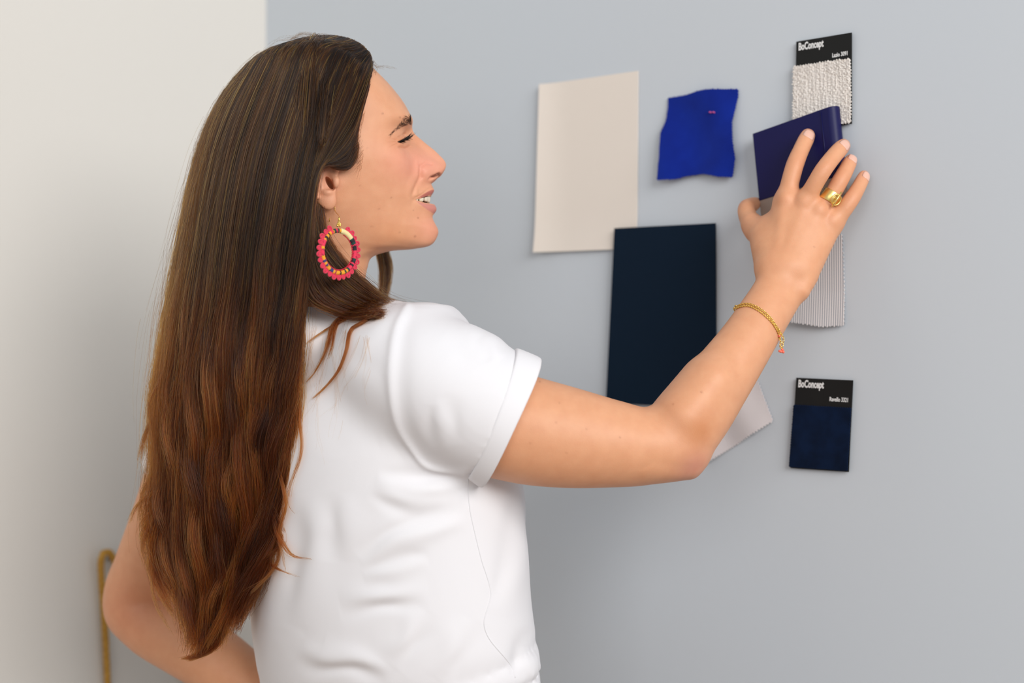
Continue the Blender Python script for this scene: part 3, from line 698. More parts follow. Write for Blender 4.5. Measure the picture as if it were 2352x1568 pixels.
def canal(sgn):
    mb = MB(); A = math.radians(28)
    M_ = np.stack([HF*math.cos(A)+HU*math.sin(A), -HF*math.sin(A)+HU*math.cos(A), HL], 1)
    mb.ball(hw(np.array(8.5), np.array(-3.5), np.array(sgn*72.)), .001, 18, 12, (3.2, 7.6, 18), M_); b_ = bmesh.new(); o = mb.build('t6', None); b_.from_mesh(o.data); bmesh.ops.remove_doubles(b_, verts=b_.verts, dist=1e-6); bmesh.ops.recalc_face_normals(b_, faces=b_.faces); b_.to_mesh(o.data); b_.free(); return o
for sgn in (1, -1):
    c_ = canal(sgn); parts_.append(c_); md = person.modifiers.new('u', 'BOOLEAN'); md.operation = 'DIFFERENCE'; md.object = c_; md.solver = 'MANIFOLD'
dg = bpy.context.evaluated_depsgraph_get(); me = bpy.data.meshes.new_from_object(person.evaluated_get(dg))
print('BODY verts', len(me.vertices), len(person.data.vertices))
person.modifiers.clear(); old = person.data; person.data = me; bpy.data.meshes.remove(old); me.name = 'person'
for p_ in parts_: d_ = p_.data; bpy.data.objects.remove(p_); bpy.data.meshes.remove(d_)
me.polygons.foreach_set('use_smooth', np.ones(len(me.polygons), bool))
tag(person, 'woman with long brown hair in a white T-shirt, holding a book to the wall', 'person')
# ------------------------------------------------------------------ skin colour (per vertex: lips, cheeks, elbows, freckles) and material
def paint_skin():
    me = person.data; n = len(me.vertices); V = np.empty(n*3, np.float32); me.vertices.foreach_get('co', V); V = V.reshape(-1, 3).astype(float)
    q = (V-HO)*1000; x, z, s = q@HF, q[:, 2], q@HL; a = np.abs(s)
    head = (np.abs(x) < 150) & (z > -100) & (z < 170) & (a < 95)
    col = np.tile(np.array(srgb(222, 163, 126)), (n, 1))
    def mix(w, c):
        nonlocal col; w = np.clip(w, 0, 1)[:, None]; col = col*(1-w)+np.array(srgb(*c))*w
    # limbs a shade more tanned, elbows and knuckles warmer
    limb = (~head); mix(limb*.6, (226, 166, 126))
    def at(px, py, Y, r, w, c):
        d2 = ((V-P(px, py, Y))**2).sum(1); mix(w*np.exp(-d2/(2*r*r)), c)
    at(1588, 1065, 1.48, .014, .75, (206, 140, 122)); at(1610, 990, 1.465, .012, .55, (200, 128, 78)); at(300, 1400, 1.75, .03, .5, (205, 130, 96))
    for f in FINGERS.values():
        p = np.array(f[2][:3]); d2 = ((V-p)**2).sum(1); mix(.35*np.exp(-d2/(2*.008**2)), (214, 140, 108))
        p = np.array(f[0][:3]); d2 = ((V-p)**2).sum(1); mix(.25*np.exp(-d2/(2*.011**2)), (224, 150, 120))
        p = np.array(f[-1][:3]); d2 = ((V-p)**2).sum(1); mix(.35*np.exp(-d2/(2*.008**2)), (232, 160, 140))
    # face
    hf = head.astype(float)
    mix(hf*.55*np.exp(-((x-92)**2/2+(z-24)**2/1.6)/(2*15**2)), (235, 158, 134))
    mix(hf*.55*np.exp(-((x-118)**2/2+(z-22)**2)/(2*13**2)), (232, 156, 138))
    mix(hf*.5*np.exp(-((x-122)**2+(z+48)**2)/(2*14**2)), (228, 150, 130))
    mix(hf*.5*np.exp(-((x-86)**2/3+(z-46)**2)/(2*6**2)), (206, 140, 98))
    mix(hf*.45*np.exp(-((x-75)**2/2+(z+58)**2)/(2*13**2)), (208, 140, 94))  # shade under the jaw, painted into the skin colour
    mix(hf*.40*(a > 66)*np.exp(-((x-2)**2+(z-0)**2/4)/(2*14**2)), (238, 172, 148))
    for P_, c in ((LIPS_UP, (190, 112, 102)), (LIPS_LO, (206, 136, 124))):
        ins = inpoly(x, z, P_) & (x > 98) & (a < 34); d, _ = polydist(x, z, P_+P_[:1]); mix(np.where(ins, .95*smoothstep(0, 1.3, d), 0)*hf, c)
    inm = inpoly(x, z, [(101, -16.5), (118, -10), (120, -12), (120, -19.5), (106, -18)]) & (x < 116) & (a < 22); mix(inm*.9, (90, 36, 32))
    no_, t_ = polydist(x, z, [(120, 10.2), (128, 13.8)]); mix(hf*.85*(a > 2.5)*(a < 12)*np.exp(-no_**2/(2*1.0**2)), (84, 38, 30))  # nostril: reddish inside, with the shade of the hole painted in
    # scalp under the hair
    hl = np.array([h_of_px(px, py, sd) for px, py, sd in ((862, 140, 0), (846, 195, 38), (829, 250, 52), (817, 300, 60), (822, 345, 64), (818, 392, 66), (745, 388, 70), (725, 440, 70))])
    lim = np.interp(z, hl[::-1, 1], hl[::-1, 0]); sc_ = head & (z > 18) & (a < 74); mix(sc_*smoothstep(5, -5, x-lim), (44, 28, 18))
    # freckles and moles
    for fx, fz, r, w in ((919, 269, 1.0, .7), (879, 264, .9, .8), (855, 520, 1.0, .6), (954, 540, 1.1, .75), (961, 497, .9, .8), (870, 480, .8, .5), (828, 430, .8, .4), (899, 454, .9, .5), (950, 480, .7, .5), (845, 345, .8, .35), (918, 532, .9, .5)):
        hx, hz = h_of_px(fx, fz, 45); d2 = (x-hx)**2+(z-hz)**2; mix(hf*(s > 5)*w*.75*np.exp(-d2/(2*(.75*r)**2)), (140, 80, 56))
    for px, py, Y, w in ((1611, 900, 1.475, .8), (1240, 876, 1.46, .6), (1424, 1004, 1.455, .6), (1546, 928, 1.475, .5), (1277, 970, 1.44, .5), (1347, 985, 1.45, .4), (1285, 925, 1.44, .4), (1218, 1018, 1.44, .4), (1301, 1040, 1.44, .5), (1870, 567, 1.56, .5)):
        d = np.array([(px-CX)/FPX, 1, (HY-py)/FPX]); t = Y; pp = d*t+np.array([0, 0, CAMZ]); dd = d/np.linalg.norm(d); r_ = V-pp; perp = np.linalg.norm(r_-(r_@dd)[:, None]*dd, axis=1)
        near = (V[:, 1] < Y+.03); mix(w*.8*np.exp(-perp**2/(2*.0007**2))*near, (160, 98, 64))
    ca = me.color_attributes.new('skin_colour', 'FLOAT_COLOR', 'POINT'); ca.data.foreach_set('color', np.hstack([col, np.ones((n, 1))]).astype(np.float32).ravel())
paint_skin()
m = bpy.data.materials.new('skin'); m.use_nodes = True; b = bsdf(m); M['skin'] = m
at = nd(m, 'ShaderNodeAttribute', attribute_name='skin_colour'); tc = nd(m, 'ShaderNodeTexCoord')
n1 = nd(m, 'ShaderNodeTexNoise', Scale=70.0, Detail=5.0); lk(m, tc.outputs['Object'], n1.inputs['Vector'])
mx = nd(m, 'ShaderNodeMix', data_type='RGBA', blend_type='MULTIPLY'); mx.inputs['Factor'].default_value = .35
r_ = nd(m, 'ShaderNodeValToRGB'); r_.color_ramp.elements[0].position = .3; r_.color_ramp.elements[0].color = (.84, .72, .66, 1); r_.color_ramp.elements[1].position = .7; r_.color_ramp.elements[1].color = (1, 1, 1, 1)
lk(m, n1.outputs['Fac'], r_.inputs[0]); lk(m, at.outputs['Color'], mx.inputs['A']); lk(m, r_.outputs[0], mx.inputs['B']); lk(m, mx.outputs['Result'], b.inputs['Base Color'])
n2 = nd(m, 'ShaderNodeTexVoronoi', Scale=900.0); lk(m, tc.outputs['Object'], n2.inputs['Vector']); bp_ = nd(m, 'ShaderNodeBump', Strength=.12, Distance=.0006)
lk(m, n2.outputs['Distance'], bp_.inputs['Height']); lk(m, bp_.outputs[0], b.inputs['Normal'])
b.inputs['Roughness'].default_value = .48; b.inputs['Specular IOR Level'].default_value = .4
b.inputs['Subsurface Weight'].default_value = .18; b.inputs['Subsurface Radius'].default_value = (1, .35, .2); b.inputs['Subsurface Scale'].default_value = .006
person.data.materials.clear(); person.data.materials.append(m)
# ================================================================== T-shirt
M['shirt'] = mat('white_cotton', srgb(232, 231, 234), .9, spec=.06)
add_noise(M['shirt'], 6, .3, srgb(229, 228, 232), bump=.12, bscale=900, bdist=.0003)
M['trousers'] = add_noise(mat('black_denim', srgb(24, 24, 28), .85), 200, .4, srgb(36, 36, 42), bump=.2, bscale=900)
M['shoe'] = mat('white_leather', srgb(215, 212, 206), .5)
CUFF_C = P(1131, 948, 1.487); CUFF_A = P(1131+92, 948+38, 1.487)-P(1131, 948, 1.487)+np.array([0, .004, 0]); CUFF_A /= np.linalg.norm(CUFF_A)
CUFF_1 = P(1131+39, 948-92, 1.487)-CUFF_C; CUFF_1 -= np.dot(CUFF_1, CUFF_A)*CUFF_A; CUFF_1 /= np.linalg.norm(CUFF_1); CUFF_2 = np.cross(CUFF_A, CUFF_1)
def make_shirt():
    F = Field((-.47, 1.38, .905), (.03, 1.87, 1.435), .0042)
    sweep(F, TORSO, 30, k=.01, D=BF, cap=.03)
    sweep(F, [S(470, 885, 1.732, 92, .052), S(600, 800, 1.69, 92, .055), S(750, 762, 1.635, 84, .056), S(860, 790, 1.575, 82, .056), S(940, 830, 1.535, 108, .062)], 10, k=.03, kk=.01)
    blob(F, P(1105, 1150, 1.66), (.045, .05, .065), k=.05)            # bust
    # shoulder top wrinkle
    sweep(F, [S(930, 742, 1.530, 20, .02), S(955, 735, 1.515, 18, .02)], 2, k=.02)
    sweep(F, [S(1085, 790, 1.50, 30, .025), S(1120, 800, 1.495, 26, .025)], 2, k=.02)
    sweep(F, [S(700, 810, 1.622, 120, .072), S(722, 724, 1.598, 104, .073)], 2, k=.02, cap=.030)          # collar
    # cuts: sleeve ends, hem, neckline
    X, Y, Z = F.pts((slice(None),)*3)
    def plane(p, n): return (X-np.float32(p[0]))*np.float32(n[0])+(Y-np.float32(p[1]))*np.float32(n[1])+(Z-np.float32(p[2]))*np.float32(n[2])
    torso = F.f; F.f = np.full(torso.shape, 1e3, np.float32)
    sweep(F, [S(900, 845, 1.545, 112, .068), S(960, 868, 1.515, 143, .071), S(1040, 905, 1.497, 150, .069), S(1131, 948, 1.487, 146, .065), S(1150, 956, 1.486, 145, .064)], 16, kk=.008)
    F.f = smax(F.f, np.broadcast_to(plane(CUFF_C+CUFF_A*.006, CUFF_A), F.f.shape), .004).astype(np.float32); torso = smin(torso, F.f, .020)
    F.f = np.full(torso.shape, 1e3, np.float32)
    sweep(F, [S(490, 900, 1.73, 108, .058), S(462, 1000, 1.748, 108, .058), S(444, 1062, 1.757, 106, .057), S(436, 1090, 1.76, 104, .056)], 10)
    la = P(418, 1062, 1.757)-P(480, 900, 1.73); la /= np.linalg.norm(la); F.f = smax(F.f, np.broadcast_to(plane(P(440, 1078, 1.758), la), F.f.shape), .004).astype(np.float32)
    F.f = smin(torso, F.f, .025)
    F.f = smax(F.f, np.broadcast_to(.925-Z, F.f.shape), .006).astype(np.float32)
    V, Q = nets(F); V = adj_smooth(V, Q, 14, .55)
    return V, Q
SH_V, SH_Q = make_shirt()
o = quadmesh('t_shirt', SH_V, SH_Q, M['shirt'], person)
md = o.modifiers.new('s', 'SUBSURF'); md.levels = 1; dg = bpy.context.evaluated_depsgraph_get(); me = bpy.data.meshes.new_from_object(o.evaluated_get(dg)); o.modifiers.clear(); old = o.data; o.data = me; bpy.data.meshes.remove(old)
def fold_shirt(o):
    me = o.data; n = len(me.vertices); V = np.empty(n*3, np.float32); me.vertices.foreach_get('co', V); V = V.reshape(-1, 3).astype(float)
    Nn = np.empty(n*3, np.float32); me.vertices.foreach_get('normal', Nn); Nn = Nn.reshape(-1, 3).astype(float)
    px, py = proj(V); fr = smoothstep(.1, -.35, Nn[:, 1])        # the side of the cloth towards the room
    D = np.zeros(n)
    def fold(pts, w, h, taper=True):
        nonlocal D
        pts = crom(pts, 30); d, t = polydist(px, py, pts); w = w*1.25; h = h*.85; e = np.sin(np.pi*np.clip(t, 0, 1)) if taper else 1; w = w*(1+.25*np.sin(7*t+pts[0][0]))
        D += h*.001*np.exp(-d*d/(2*w*w))*e*fr
    def pleat(pts, w, h, off):
        """a soft ridge with a crease along one side (off: pixels below)"""
        fold(pts, w, h); fold([(x+off[0], y+off[1]) for x, y in pts], w*.75, -h*.9)
    seam = [(936, 705), (912, 750), (899, 812), (896, 885), (910, 973), (946, 1032), (979, 1072), (1021, 1084), (1063, 1086)]
    fold(seam, 5.5, 3.2, False); fold([(x+24, y) for x, y in seam[:7]], 11, -2.6); fold([(x-26, y+4) for x, y in seam[:7]], 14, -1.2)
    fold([(1065, 1094), (973, 1096), (870, 1086)], 9, -5); fold([(1065, 1120), (960, 1122), (860, 1106)], 11, 3.5)
    pleat([(850, 1112), (900, 1140), (960, 1156), (1030, 1146)], 13, 3.2, (-4, 20))
    pleat([(1078, 1192), (1000, 1215), (907, 1246), (835, 1305)], 14, 5.0, (-10, -26))
    pleat([(985, 1290), (910, 1306), (835, 1330)], 12, 3.5, (0, -22))
    pleat([(780, 1385), (870, 1368), (985, 1360)], 13, 4.0, (0, 25))
    pleat([(690, 1480), (730, 1510), (820, 1512), (900, 1545)], 14, 5.0, (-4, 24))
    pleat([(975, 1400), (940, 1460), (890, 1525)], 16, 3.5, (18, 8))
    pleat([(1080, 1420), (1050, 1480), (1000, 1560)], 18, 3.2, (20, 8))
    pleat([(700, 1130), (725, 1230), (712, 1340), (680, 1440)], 20, 4.0, (-40, 0))
    pleat([(790, 1130), (800, 1220), (790, 1290)], 18, 2.5, (-34, 0))
    fold([(1186, 1120), (1166, 1265), (1130, 1390)], 12, -3.5); fold([(1200, 1180), (1190, 1300), (1165, 1420)], 16, 2.5)
    fold([(1225, 1440), (1190, 1500), (1180, 1560)], 10, -4); fold([(1232, 1490), (1226, 1530), (1228, 1590)], 14, 5)
    fold([(990, 930), (986, 980), (994, 1035)], 9, -2.4); fold([(1030, 900), (1042, 960), (1052, 1020)], 11, -1.8); fold([(1010, 915), (1014, 980), (1022, 1040)], 10, 1.6)
    fold([(1105, 770), (1130, 800), (1150, 826)], 12, 2.5); fold([(1085, 762), (1110, 790), (1125, 830)], 8, -2.5)
    fold([(780, 800), (830, 830), (880, 830)], 18, -2); fold([(720, 850), (760, 950), (770, 1050)], 26, -2.5); fold([(1020, 770), (1060, 800), (1090, 850)], 18, -1.5)
    k = RNG.uniform(-1, 1, (6, 3))*14; ph = RNG.uniform(0, 6.3, 6); D += .0009*sum(np.sin(V@k[i]*1.6+ph[i]) for i in range(6))
    V = V+Nn*D[:, None]; me.vertices.foreach_set('co', V.astype(np.float32).ravel()); me.update()
fold_shirt(o); SHIRT = o
o['label'] = 'white cotton short-sleeved T-shirt'
def ring_band(name, C, A, e1, e2, ra, rb, w, t, skew, parent, m, nphi=72, slouch=0.0):
    """rolled band of cloth: rounded-rectangle section swept round an ellipse; skew(phi) gives start and end along the axis"""
    V, F_ = [], []
    sec = []
    for k in range(16):
        a = 2*math.pi*k/16; sx = math.copysign(abs(math.cos(a))**.45, math.cos(a)); sy = math.copysign(abs(math.sin(a))**.45, math.sin(a)); sec.append((sx*.5+.5, sy*.5))
    for i in range(nphi):
        ph = 2*math.pi*i/nphi; d = math.cos(ph)*e1*ra+math.sin(ph)*e2*rb; dn = d/np.linalg.norm(d); a0, a1 = skew(ph)
        for u, v in sec: V.append(C+d+dn*(v*t+.0006*math.sin(5*ph)+slouch*u*max(0, -math.cos(ph)))+A*(a0+(a1-a0)*u))
    n = len(sec)
    for i in range(nphi):
        j = (i+1) % nphi
        for k in range(n): F_.append((i*n+k, j*n+k, j*n+(k+1) % n, i*n+(k+1) % n))
    return mesh(name, V, F_, m, parent)
ring_band('sleeve_cuff', CUFF_C, CUFF_A, CUFF_1, CUFF_2, .0700, .0655, .023, .0060, lambda ph: (-.001-.002*math.cos(ph), .0215+.0035*math.cos(ph)+.0008*math.sin(3*ph)), o, M['shirt'], slouch=.004)
la = P(418, 1062, 1.757)-P(480, 900, 1.73); la /= np.linalg.norm(la); e1 = np.cross(la, [0, 1, 0]); e1 /= np.linalg.norm(e1); e2 = np.cross(la, e1)
ring_band('sleeve_cuff', P(438, 1084, 1.758), la, e1, e2, .0565, .055, .02, .005, lambda ph: (-.012, .008), o, M['shirt'])
# side seam: a thin raised line lying on the cloth
def on_surface(o, px, py):
    d = Vector(((px-CX)/FPX, 1, (HY-py)/FPX)).normalized(); hit, loc, nrm, _ = o.ray_cast(Vector((0, 0, CAMZ)), d); return (np.array(loc), np.array(nrm)) if hit else (None, None)
sp = [on_surface(o, x, y)[0] for x, y in crom([(1074, 1100), (1079, 1166), (1089, 1215), (1105, 1281), (1127, 1364), (1112, 1430), (1122, 1463), (1174, 1529), (1183, 1556)], 70)]
sp = np.array([p for p in sp if p is not None]); mb = MB(); mb.tube(sp, .0007, 6); mb.build('side_seam', M['shirt'], o)
# trousers and shoes (below the frame)
def make_trousers():
    c = np.array(TORSO[-1][:3]); F = Field((-.45, 1.32, .06), (.08, 1.95, 1.02), .006)
    sweep(F, [[*(c+[0, 0, .075]), .148, .102], [*(c+[0, 0, -.02]), .170, .120], [*(c+[0, 0, -.12]), .178, .124]], 6, D=BF)
    for sd in (-1, 1):
        h = c+BR*sd*.09+np.array([0, 0, -.14]); k_ = h+BR*sd*.01+BF*.02; k_[2] = .48; a = k_+BR*sd*.01-BF*.03; a[2] = .10
        sweep(F, [[*h, .094, .10], [*(h*.5+k_*.5), .080, .085], [*k_, .066, .070], [*(k_*.6+a*.4), .062, .066], [*a, .056, .060]], 10, k=.02, D=BF)
    X, Y, Z = F.pts((slice(None),)*3); F.f = np.maximum(F.f, np.broadcast_to(.095-Z, F.f.shape)).astype(np.float32)
    V, Q = nets(F); V = adj_smooth(V, Q, 3)
    quadmesh('trousers', V, Q, M['trousers'], person)
    for sd in (-1, 1):
        h = c+BR*sd*.11; h[2] = .05; G = Field(h-[.2, .2, .055], h+[.2, .2, .09], .005)
        sweep(G, [[*(h-BF*.07+[0, 0, -.005]), .036, .05], [*(h-BF*.0), .04, .05], [*(h+BF*.09+[0, 0, -.015]), .044, .032], [*(h+BF*.14+[0, 0, -.02]), .036, .026]], 8, k=.01, D=np.array([0, 0, 1.]))
        X, Y, Z = G.pts((slice(None),)*3); G.f = np.maximum(G.f, np.broadcast_to(.001-Z, G.f.shape)).astype(np.float32)
        V, Q = nets(G); V = adj_smooth(V, Q, 2); quadmesh('shoe', V, Q, M['shoe'], person)
make_trousers()
# ================================================================== brows, lashes, teeth, nails
def ray_person(px, py):
    d = Vector(((px-CX)/FPX, 1, (HY-py)/FPX)).normalized(); hit, loc, nrm, _ = person.ray_cast(Vector((0, 0, CAMZ)), d); return (np.array(loc), np.array(nrm)) if hit else (None, None)
def to_head(p): q = (np.asarray(p)-HO)*1000; return np.array([q@HF, q[2], q@HL])
def lateral_hit(x, z, sgn=1):
    """skin point reached from her right (sgn 1) or left (-1) side at head x,z"""
    o = hw(np.array(float(x)), np.array(float(z)), np.array(sgn*120.)); hit, loc, nrm, _ = person.ray_cast(Vector(o), Vector(-HL*sgn)); return (np.array(loc), np.array(nrm)) if hit else (None, None)
M['brow_dark'] = mat('brow_hair', srgb(58, 37, 25), .6); M['lash'] = mat('mascara', srgb(14, 10, 9), .5)
M['tooth'] = mat('tooth_enamel', srgb(226, 214, 192), .25, spec=.5); bsdf(M['tooth']).inputs['Subsurface Weight'].default_value = .2; bsdf(M['tooth']).inputs['Subsurface Scale'].default_value = .002
M['nail'] = mat('fingernail', srgb(232, 184, 164), .3, spec=.5, coat=.3)
def hairs(name, roots, m, n=3, r0=.00022, parent=person):
    mb = MB()
    for pts, r in roots: mb.tube(pts, [r, r*.8, r*.45, r*.12][:len(pts)], 4)
    return mb.build(name, m, parent)
for sgn in (1, -1):
    rs = []
    spine = np.array([(97, 71.5), (93.5, 71.0), (88.5, 67.5), (83, 62.5), (77.0, 56), (74.0, 52)]); wid = [3.6, 4.0, 2.6, 1.8, 1.2, .7]
    cs = crom(spine, 100)
    for k in range(250):
        t = RNG.random()**1.9; i = int(t*99); c = cs[i]; wd = np.interp(t*5, range(6), wid); tn = cs[min(i+3, 99)]-cs[max(i-3, 0)]; tn /= np.linalg.norm(tn)+1e-9; nn = np.array([-tn[1], tn[0]]); off = RNG.uniform(-1, 1)*wd
        p = c+nn*off; hp, hn = lateral_hit(p[0], p[1], sgn)
        if hp is None: continue
        L = RNG.uniform(2.6, 5.2); an = .45*np.sign(-off) if t > .25 else .9; dr = (tn*math.cos(an)+nn*math.sin(an)*(1 if t < .25 else 1)); 
        if t < .25: f_ = t/.25; dr = tn*f_+np.array([-.25, .95])*(1-f_); dr /= np.linalg.norm(dr)
        pts = [hp+.0001*hn]
        for f in (.4, .75, 1): 
            q = p+dr*L*f; h2, n2 = lateral_hit(q[0], q[1], sgn)
            if h2 is None: break
            pts.append(h2+n2*(.0004+.0003*f))
        if len(pts) == 4: rs.append((pts, RNG.uniform(.00009, .00016)*(1 if t < .45 else .6)))
    hairs('eyebrow', rs, M['brow_dark'])
    rs = []
    for k in range(84):
        t = RNG.random(); x, z = np.interp(t, [0, .35, .7, 1], [83, 86.5, 90, 94]), np.interp(t, [0, .35, .7, 1], [45.2, 47.8, 50.8, 53.6]); hp, hn = lateral_hit(x, z, sgn)
        if hp is None: continue
        up = RNG.random() < .72; L = RNG.uniform(.0065, .0105) if up else RNG.uniform(.0035, .0055)
        d = HF*(.85+.2*RNG.random())+HL*sgn*(.35-.5*t*.5)+HU*((.30+.22*RNG.random()) if up else (-.22-.1*RNG.random())); d /= np.linalg.norm(d); lift = HU*(.35 if up else -.1)
        hp = hp+hn*.0012; pts = [hp+(d*f+lift*f*f*.8)*L for f in (0, .4, .75, 1)]; rs.append((pts, RNG.uniform(.00022, .00034)))
    hairs('eyelash', rs, M['lash'])
    # upper lid line
    pl = []
    for t in np.linspace(0, 1, 16):
        x, z = np.interp(t, [0, .35, .7, 1], [82, 86, 90, 94.5]), np.interp(t, [0, .35, .7, 1], [44.6, 47.4, 50.6, 53.8]); hp, hn = lateral_hit(x, z, sgn)
        if hp is not None: pl.append(hp+hn*.0004)
    mb = MB(); mb.tube(pl, [.0005+.0009*math.sin(math.pi*i/(len(pl)-1))**.5 for i in range(len(pl))], 6); mb.build('eyelid_line', M['lash'], person)
# upper teeth
def tooth_mesh():
    V, F = [], []; nu, nv = 14, 9
    for i in range(nv+1):
        t = math.pi*i/nv
        for k in range(nu):
            a = 2*math.pi*k/nu; p = lambda c, e: math.copysign(abs(c)**e, c)
            V.append(np.array([p(math.sin(t), .6)*p(math.cos(a), .55)*2.2, p(math.sin(t), .6)*p(math.sin(a), .55)*4.0, p(math.cos(t), .6)*5.2])*.001)
    for i in range(nv):
        for k in range(nu): F.append((i*nu+k, (i+1)*nu+k, (i+1)*nu+(k+1) % nu, i*nu+(k+1) % nu))
    return V, F
tv, tf = tooth_mesh(); tme = None
for sgn in (1, -1):
    for k, ang in enumerate((10, 31, 51, 68, 84)):
        a = math.radians(ang)*sgn; x, s = 92.5+24.5*math.cos(a), 25*math.sin(a); zc = -12.9-.35*k+(1.0 if k == 1 else 0)
        if tme is None: o = mesh('tooth', tv, tf, M['tooth'], person); tme = o.data
        else: o = link(bpy.data.objects.new('tooth', tme), person)
        fx = HF*math.cos(a)*1+HL*math.sin(a); fx /= np.linalg.norm(fx); ly = np.cross(HU, fx)
        o.matrix_world = Matrix(((*[fx[0], ly[0], 0], 0), (fx[1], ly[1], 0, 0), (0, 0, 1, 0), (0, 0, 0, 1))); o.location = Vector(hw(np.array(x), np.array(zc), np.array(s))); 
        if k >= 2: o.scale = (1, .8, .9)
# nails
for nme, st in FINGERS.items():
    if nme == 'thumb': continue
    a, b_ = np.array(st[-2][:3]), np.array(st[-1][:3]); T = b_-a; T /= np.linalg.norm(T); r = st[-2][3]; rd = st[-2][4]
    dors = -VIEW-np.dot(-VIEW, T)*T; dors /= np.linalg.norm(dors); W = np.cross(T, dors); c = a*.62+b_*.38
    if nme == 'pinky': dors = dors*.93+W*(.37 if W[0] > 0 else -.37); dors /= np.linalg.norm(dors); W = np.cross(T, dors)
    grid = []
    for i in range(11):
        v = -1+2*i/10
        for j in range(9):
            u = -1+2*j/8; wv = math.sqrt(max(0, 1-max(0, v*.98)**4*.75))*(1 if v > -.5 else math.sqrt(max(.05, 1-((-v-.5)/.5)**2*.75))); ang = u*wv*.88
            grid.append((v, ang))
    V = []
    for top in (1.045, .90):
        for v, ang in grid:
            # sit on the skin: probe along the local direction
            dr = dors*math.cos(ang)+W*math.sin(ang); o0 = c+T*v*r*.78
            hit, loc, nrm, _ = person.ray_cast(Vector(o0+dr*.03), Vector(-dr), distance=.04)
            base = np.array(loc) if hit and np.linalg.norm(np.array(loc)-o0) < max(r, rd)*1.35 else o0+dr*(rd*math.cos(ang)**2+r*math.sin(ang)**2)
            V.append(base+dr*(.00035*(1-.6*max(0, v) ** 4) if top > 1 else -.0008))
    F = []; n = 99
    for i in range(10):
        for j in range(8):
            q = i*9+j; F.append((q, q+1, q+10, q+9)); F.append((n+q, n+q+9, n+q+10, n+q+1))
    rim = [j for j in range(9)]+[i*9+8 for i in range(1, 11)]+[90+j for j in range(7, -1, -1)]+[i*9 for i in range(9, 0, -1)]
    for k in range(len(rim)): p, q = rim[k], rim[(k+1) % len(rim)]; F.append((q, p, n+p, n+q))
    mesh('fingernail', V, F, M['nail'], person)
# ================================================================== hair
def hair_mat(name, rough=.32):
    m = bpy.data.materials.new(name); m.use_nodes = True; nt = m.node_tree; nt.nodes.remove(bsdf(m))
    h = nt.nodes.new('ShaderNodeBsdfHairPrincipled'); h.parametrization = 'COLOR'; h.model = 'CHIANG'
    a = nd(m, 'ShaderNodeAttribute', attribute_name='hair_colour'); lk(m, a.outputs['Color'], h.inputs['Color'])
    h.inputs['Roughness'].default_value = rough; h.inputs['Radial Roughness'].default_value = .45; h.inputs['Random Roughness'].default_value = .3
    h.inputs['Coat'].default_value = 0.0; h.inputs['IOR'].default_value = 1.38
    lk(m, h.outputs[0], nt.nodes['Material Output'].inputs['Surface']); return m
M['hair'] = hair_mat('brown_hair'); M['brow'] = hair_mat('brow_hair')
M['hair_under'] = add_noise(mat('hair_underlayer', srgb(34, 20, 12), .7, spec=.2), 60, .7, srgb(62, 34, 18), stretch=(30, 30, 1.2), bump=.6, bscale=90, bdist=.002)
def strands(name, Pts, rad, col, mat_, parent):
    """Pts (N,K,3), rad (N,K), col (N,K,3) -> hair curves object"""
    N, K = Pts.shape[:2]; hc = bpy.data.hair_curves.new(name); hc.add_curves([K]*N)
    hc.points.foreach_set('position', Pts.astype(np.float32).ravel())
    a = hc.attributes.get('radius') or hc.attributes.new('radius', 'FLOAT', 'POINT'); a.data.foreach_set('value', rad.astype(np.float32).ravel())
    c = hc.attributes.new('hair_colour', 'FLOAT_COLOR', 'POINT'); c.data.foreach_set('color', np.concatenate([col, np.ones((N, K, 1))], -1).astype(np.float32).ravel())
    hc.materials.append(mat_); return link(bpy.data.objects.new(name, hc), parent)
GUIDES = [
 [(690,88,1.600),(600,121,1.600),(520,204,1.600),(467,310,1.598),(440,410,1.596),(420,520,1.594),(402,620,1.592),(384,720,1.59),(374,800,1.588),(360,900,1.586),(353,1000,1.586),(349,1100,1.586),(338,1220,1.588),(352,1330,1.59)],
 [(700,87,1.598),(622,124,1.572),(552,208,1.553),(508,310,1.543),(482,420,1.540),(463,540,1.540),(445,660,1.540),(427,780,1.543),(412,900,1.547),(402,1020,1.552),(397,1140,1.558),(395,1280,1.565),(420,1420,1.572)],
 [(725,88,1.594),(668,120,1.556),(608,208,1.530),(565,320,1.516),(540,430,1.511),(520,560,1.514),(502,700,1.519),(487,820,1.524),(476,940,1.530),(468,1060,1.538),(462,1200,1.548),(455,1350,1.558),(440,1505,1.566)],
 [(760,92,1.588),(718,130,1.552),(670,218,1.526),(630,330,1.509),(605,440,1.504),(585,560,1.507),(567,700,1.514),(552,820,1.519),(540,940,1.525),(531,1060,1.534),(524,1200,1.544),(508,1350,1.554),(470,1500,1.562)],
 [(800,103,1.582),(768,140,1.548),(725,218,1.521),(690,330,1.505),(665,440,1.500),(645,560,1.502),(627,700,1.509),(613,820,1.514),(601,940,1.520),(592,1060,1.530),(582,1190,1.540),(560,1330,1.550),(512,1470,1.560)],
 [(830,120,1.577),(802,160,1.546),(767,238,1.518),(735,340,1.504),(715,430,1.497),(700,540,1.498),(685,660,1.503),(670,780,1.509),(655,900,1.515),(642,1020,1.524),(637,1130,1.531),(607,1280,1.541),(548,1420,1.553)],
 [(852,141,1.573),(834,190,1.544),(802,268,1.522),(764,335,1.508),(730,400,1.497),(716,480,1.496),(708,560,1.496),(698,650,1.500),(691,740,1.505),(680,840,1.510),(664,940,1.515),(655,1040,1.524),(655,1110,1.530),(630,1230,1.538),(585,1350,1.548)]]
NV = 40
GR = np.array([crom(g, NV) for g in GUIDES])             # (7,NV,3) pixel,pixel,depth
UK = np.linspace(0, 1, len(GUIDES))
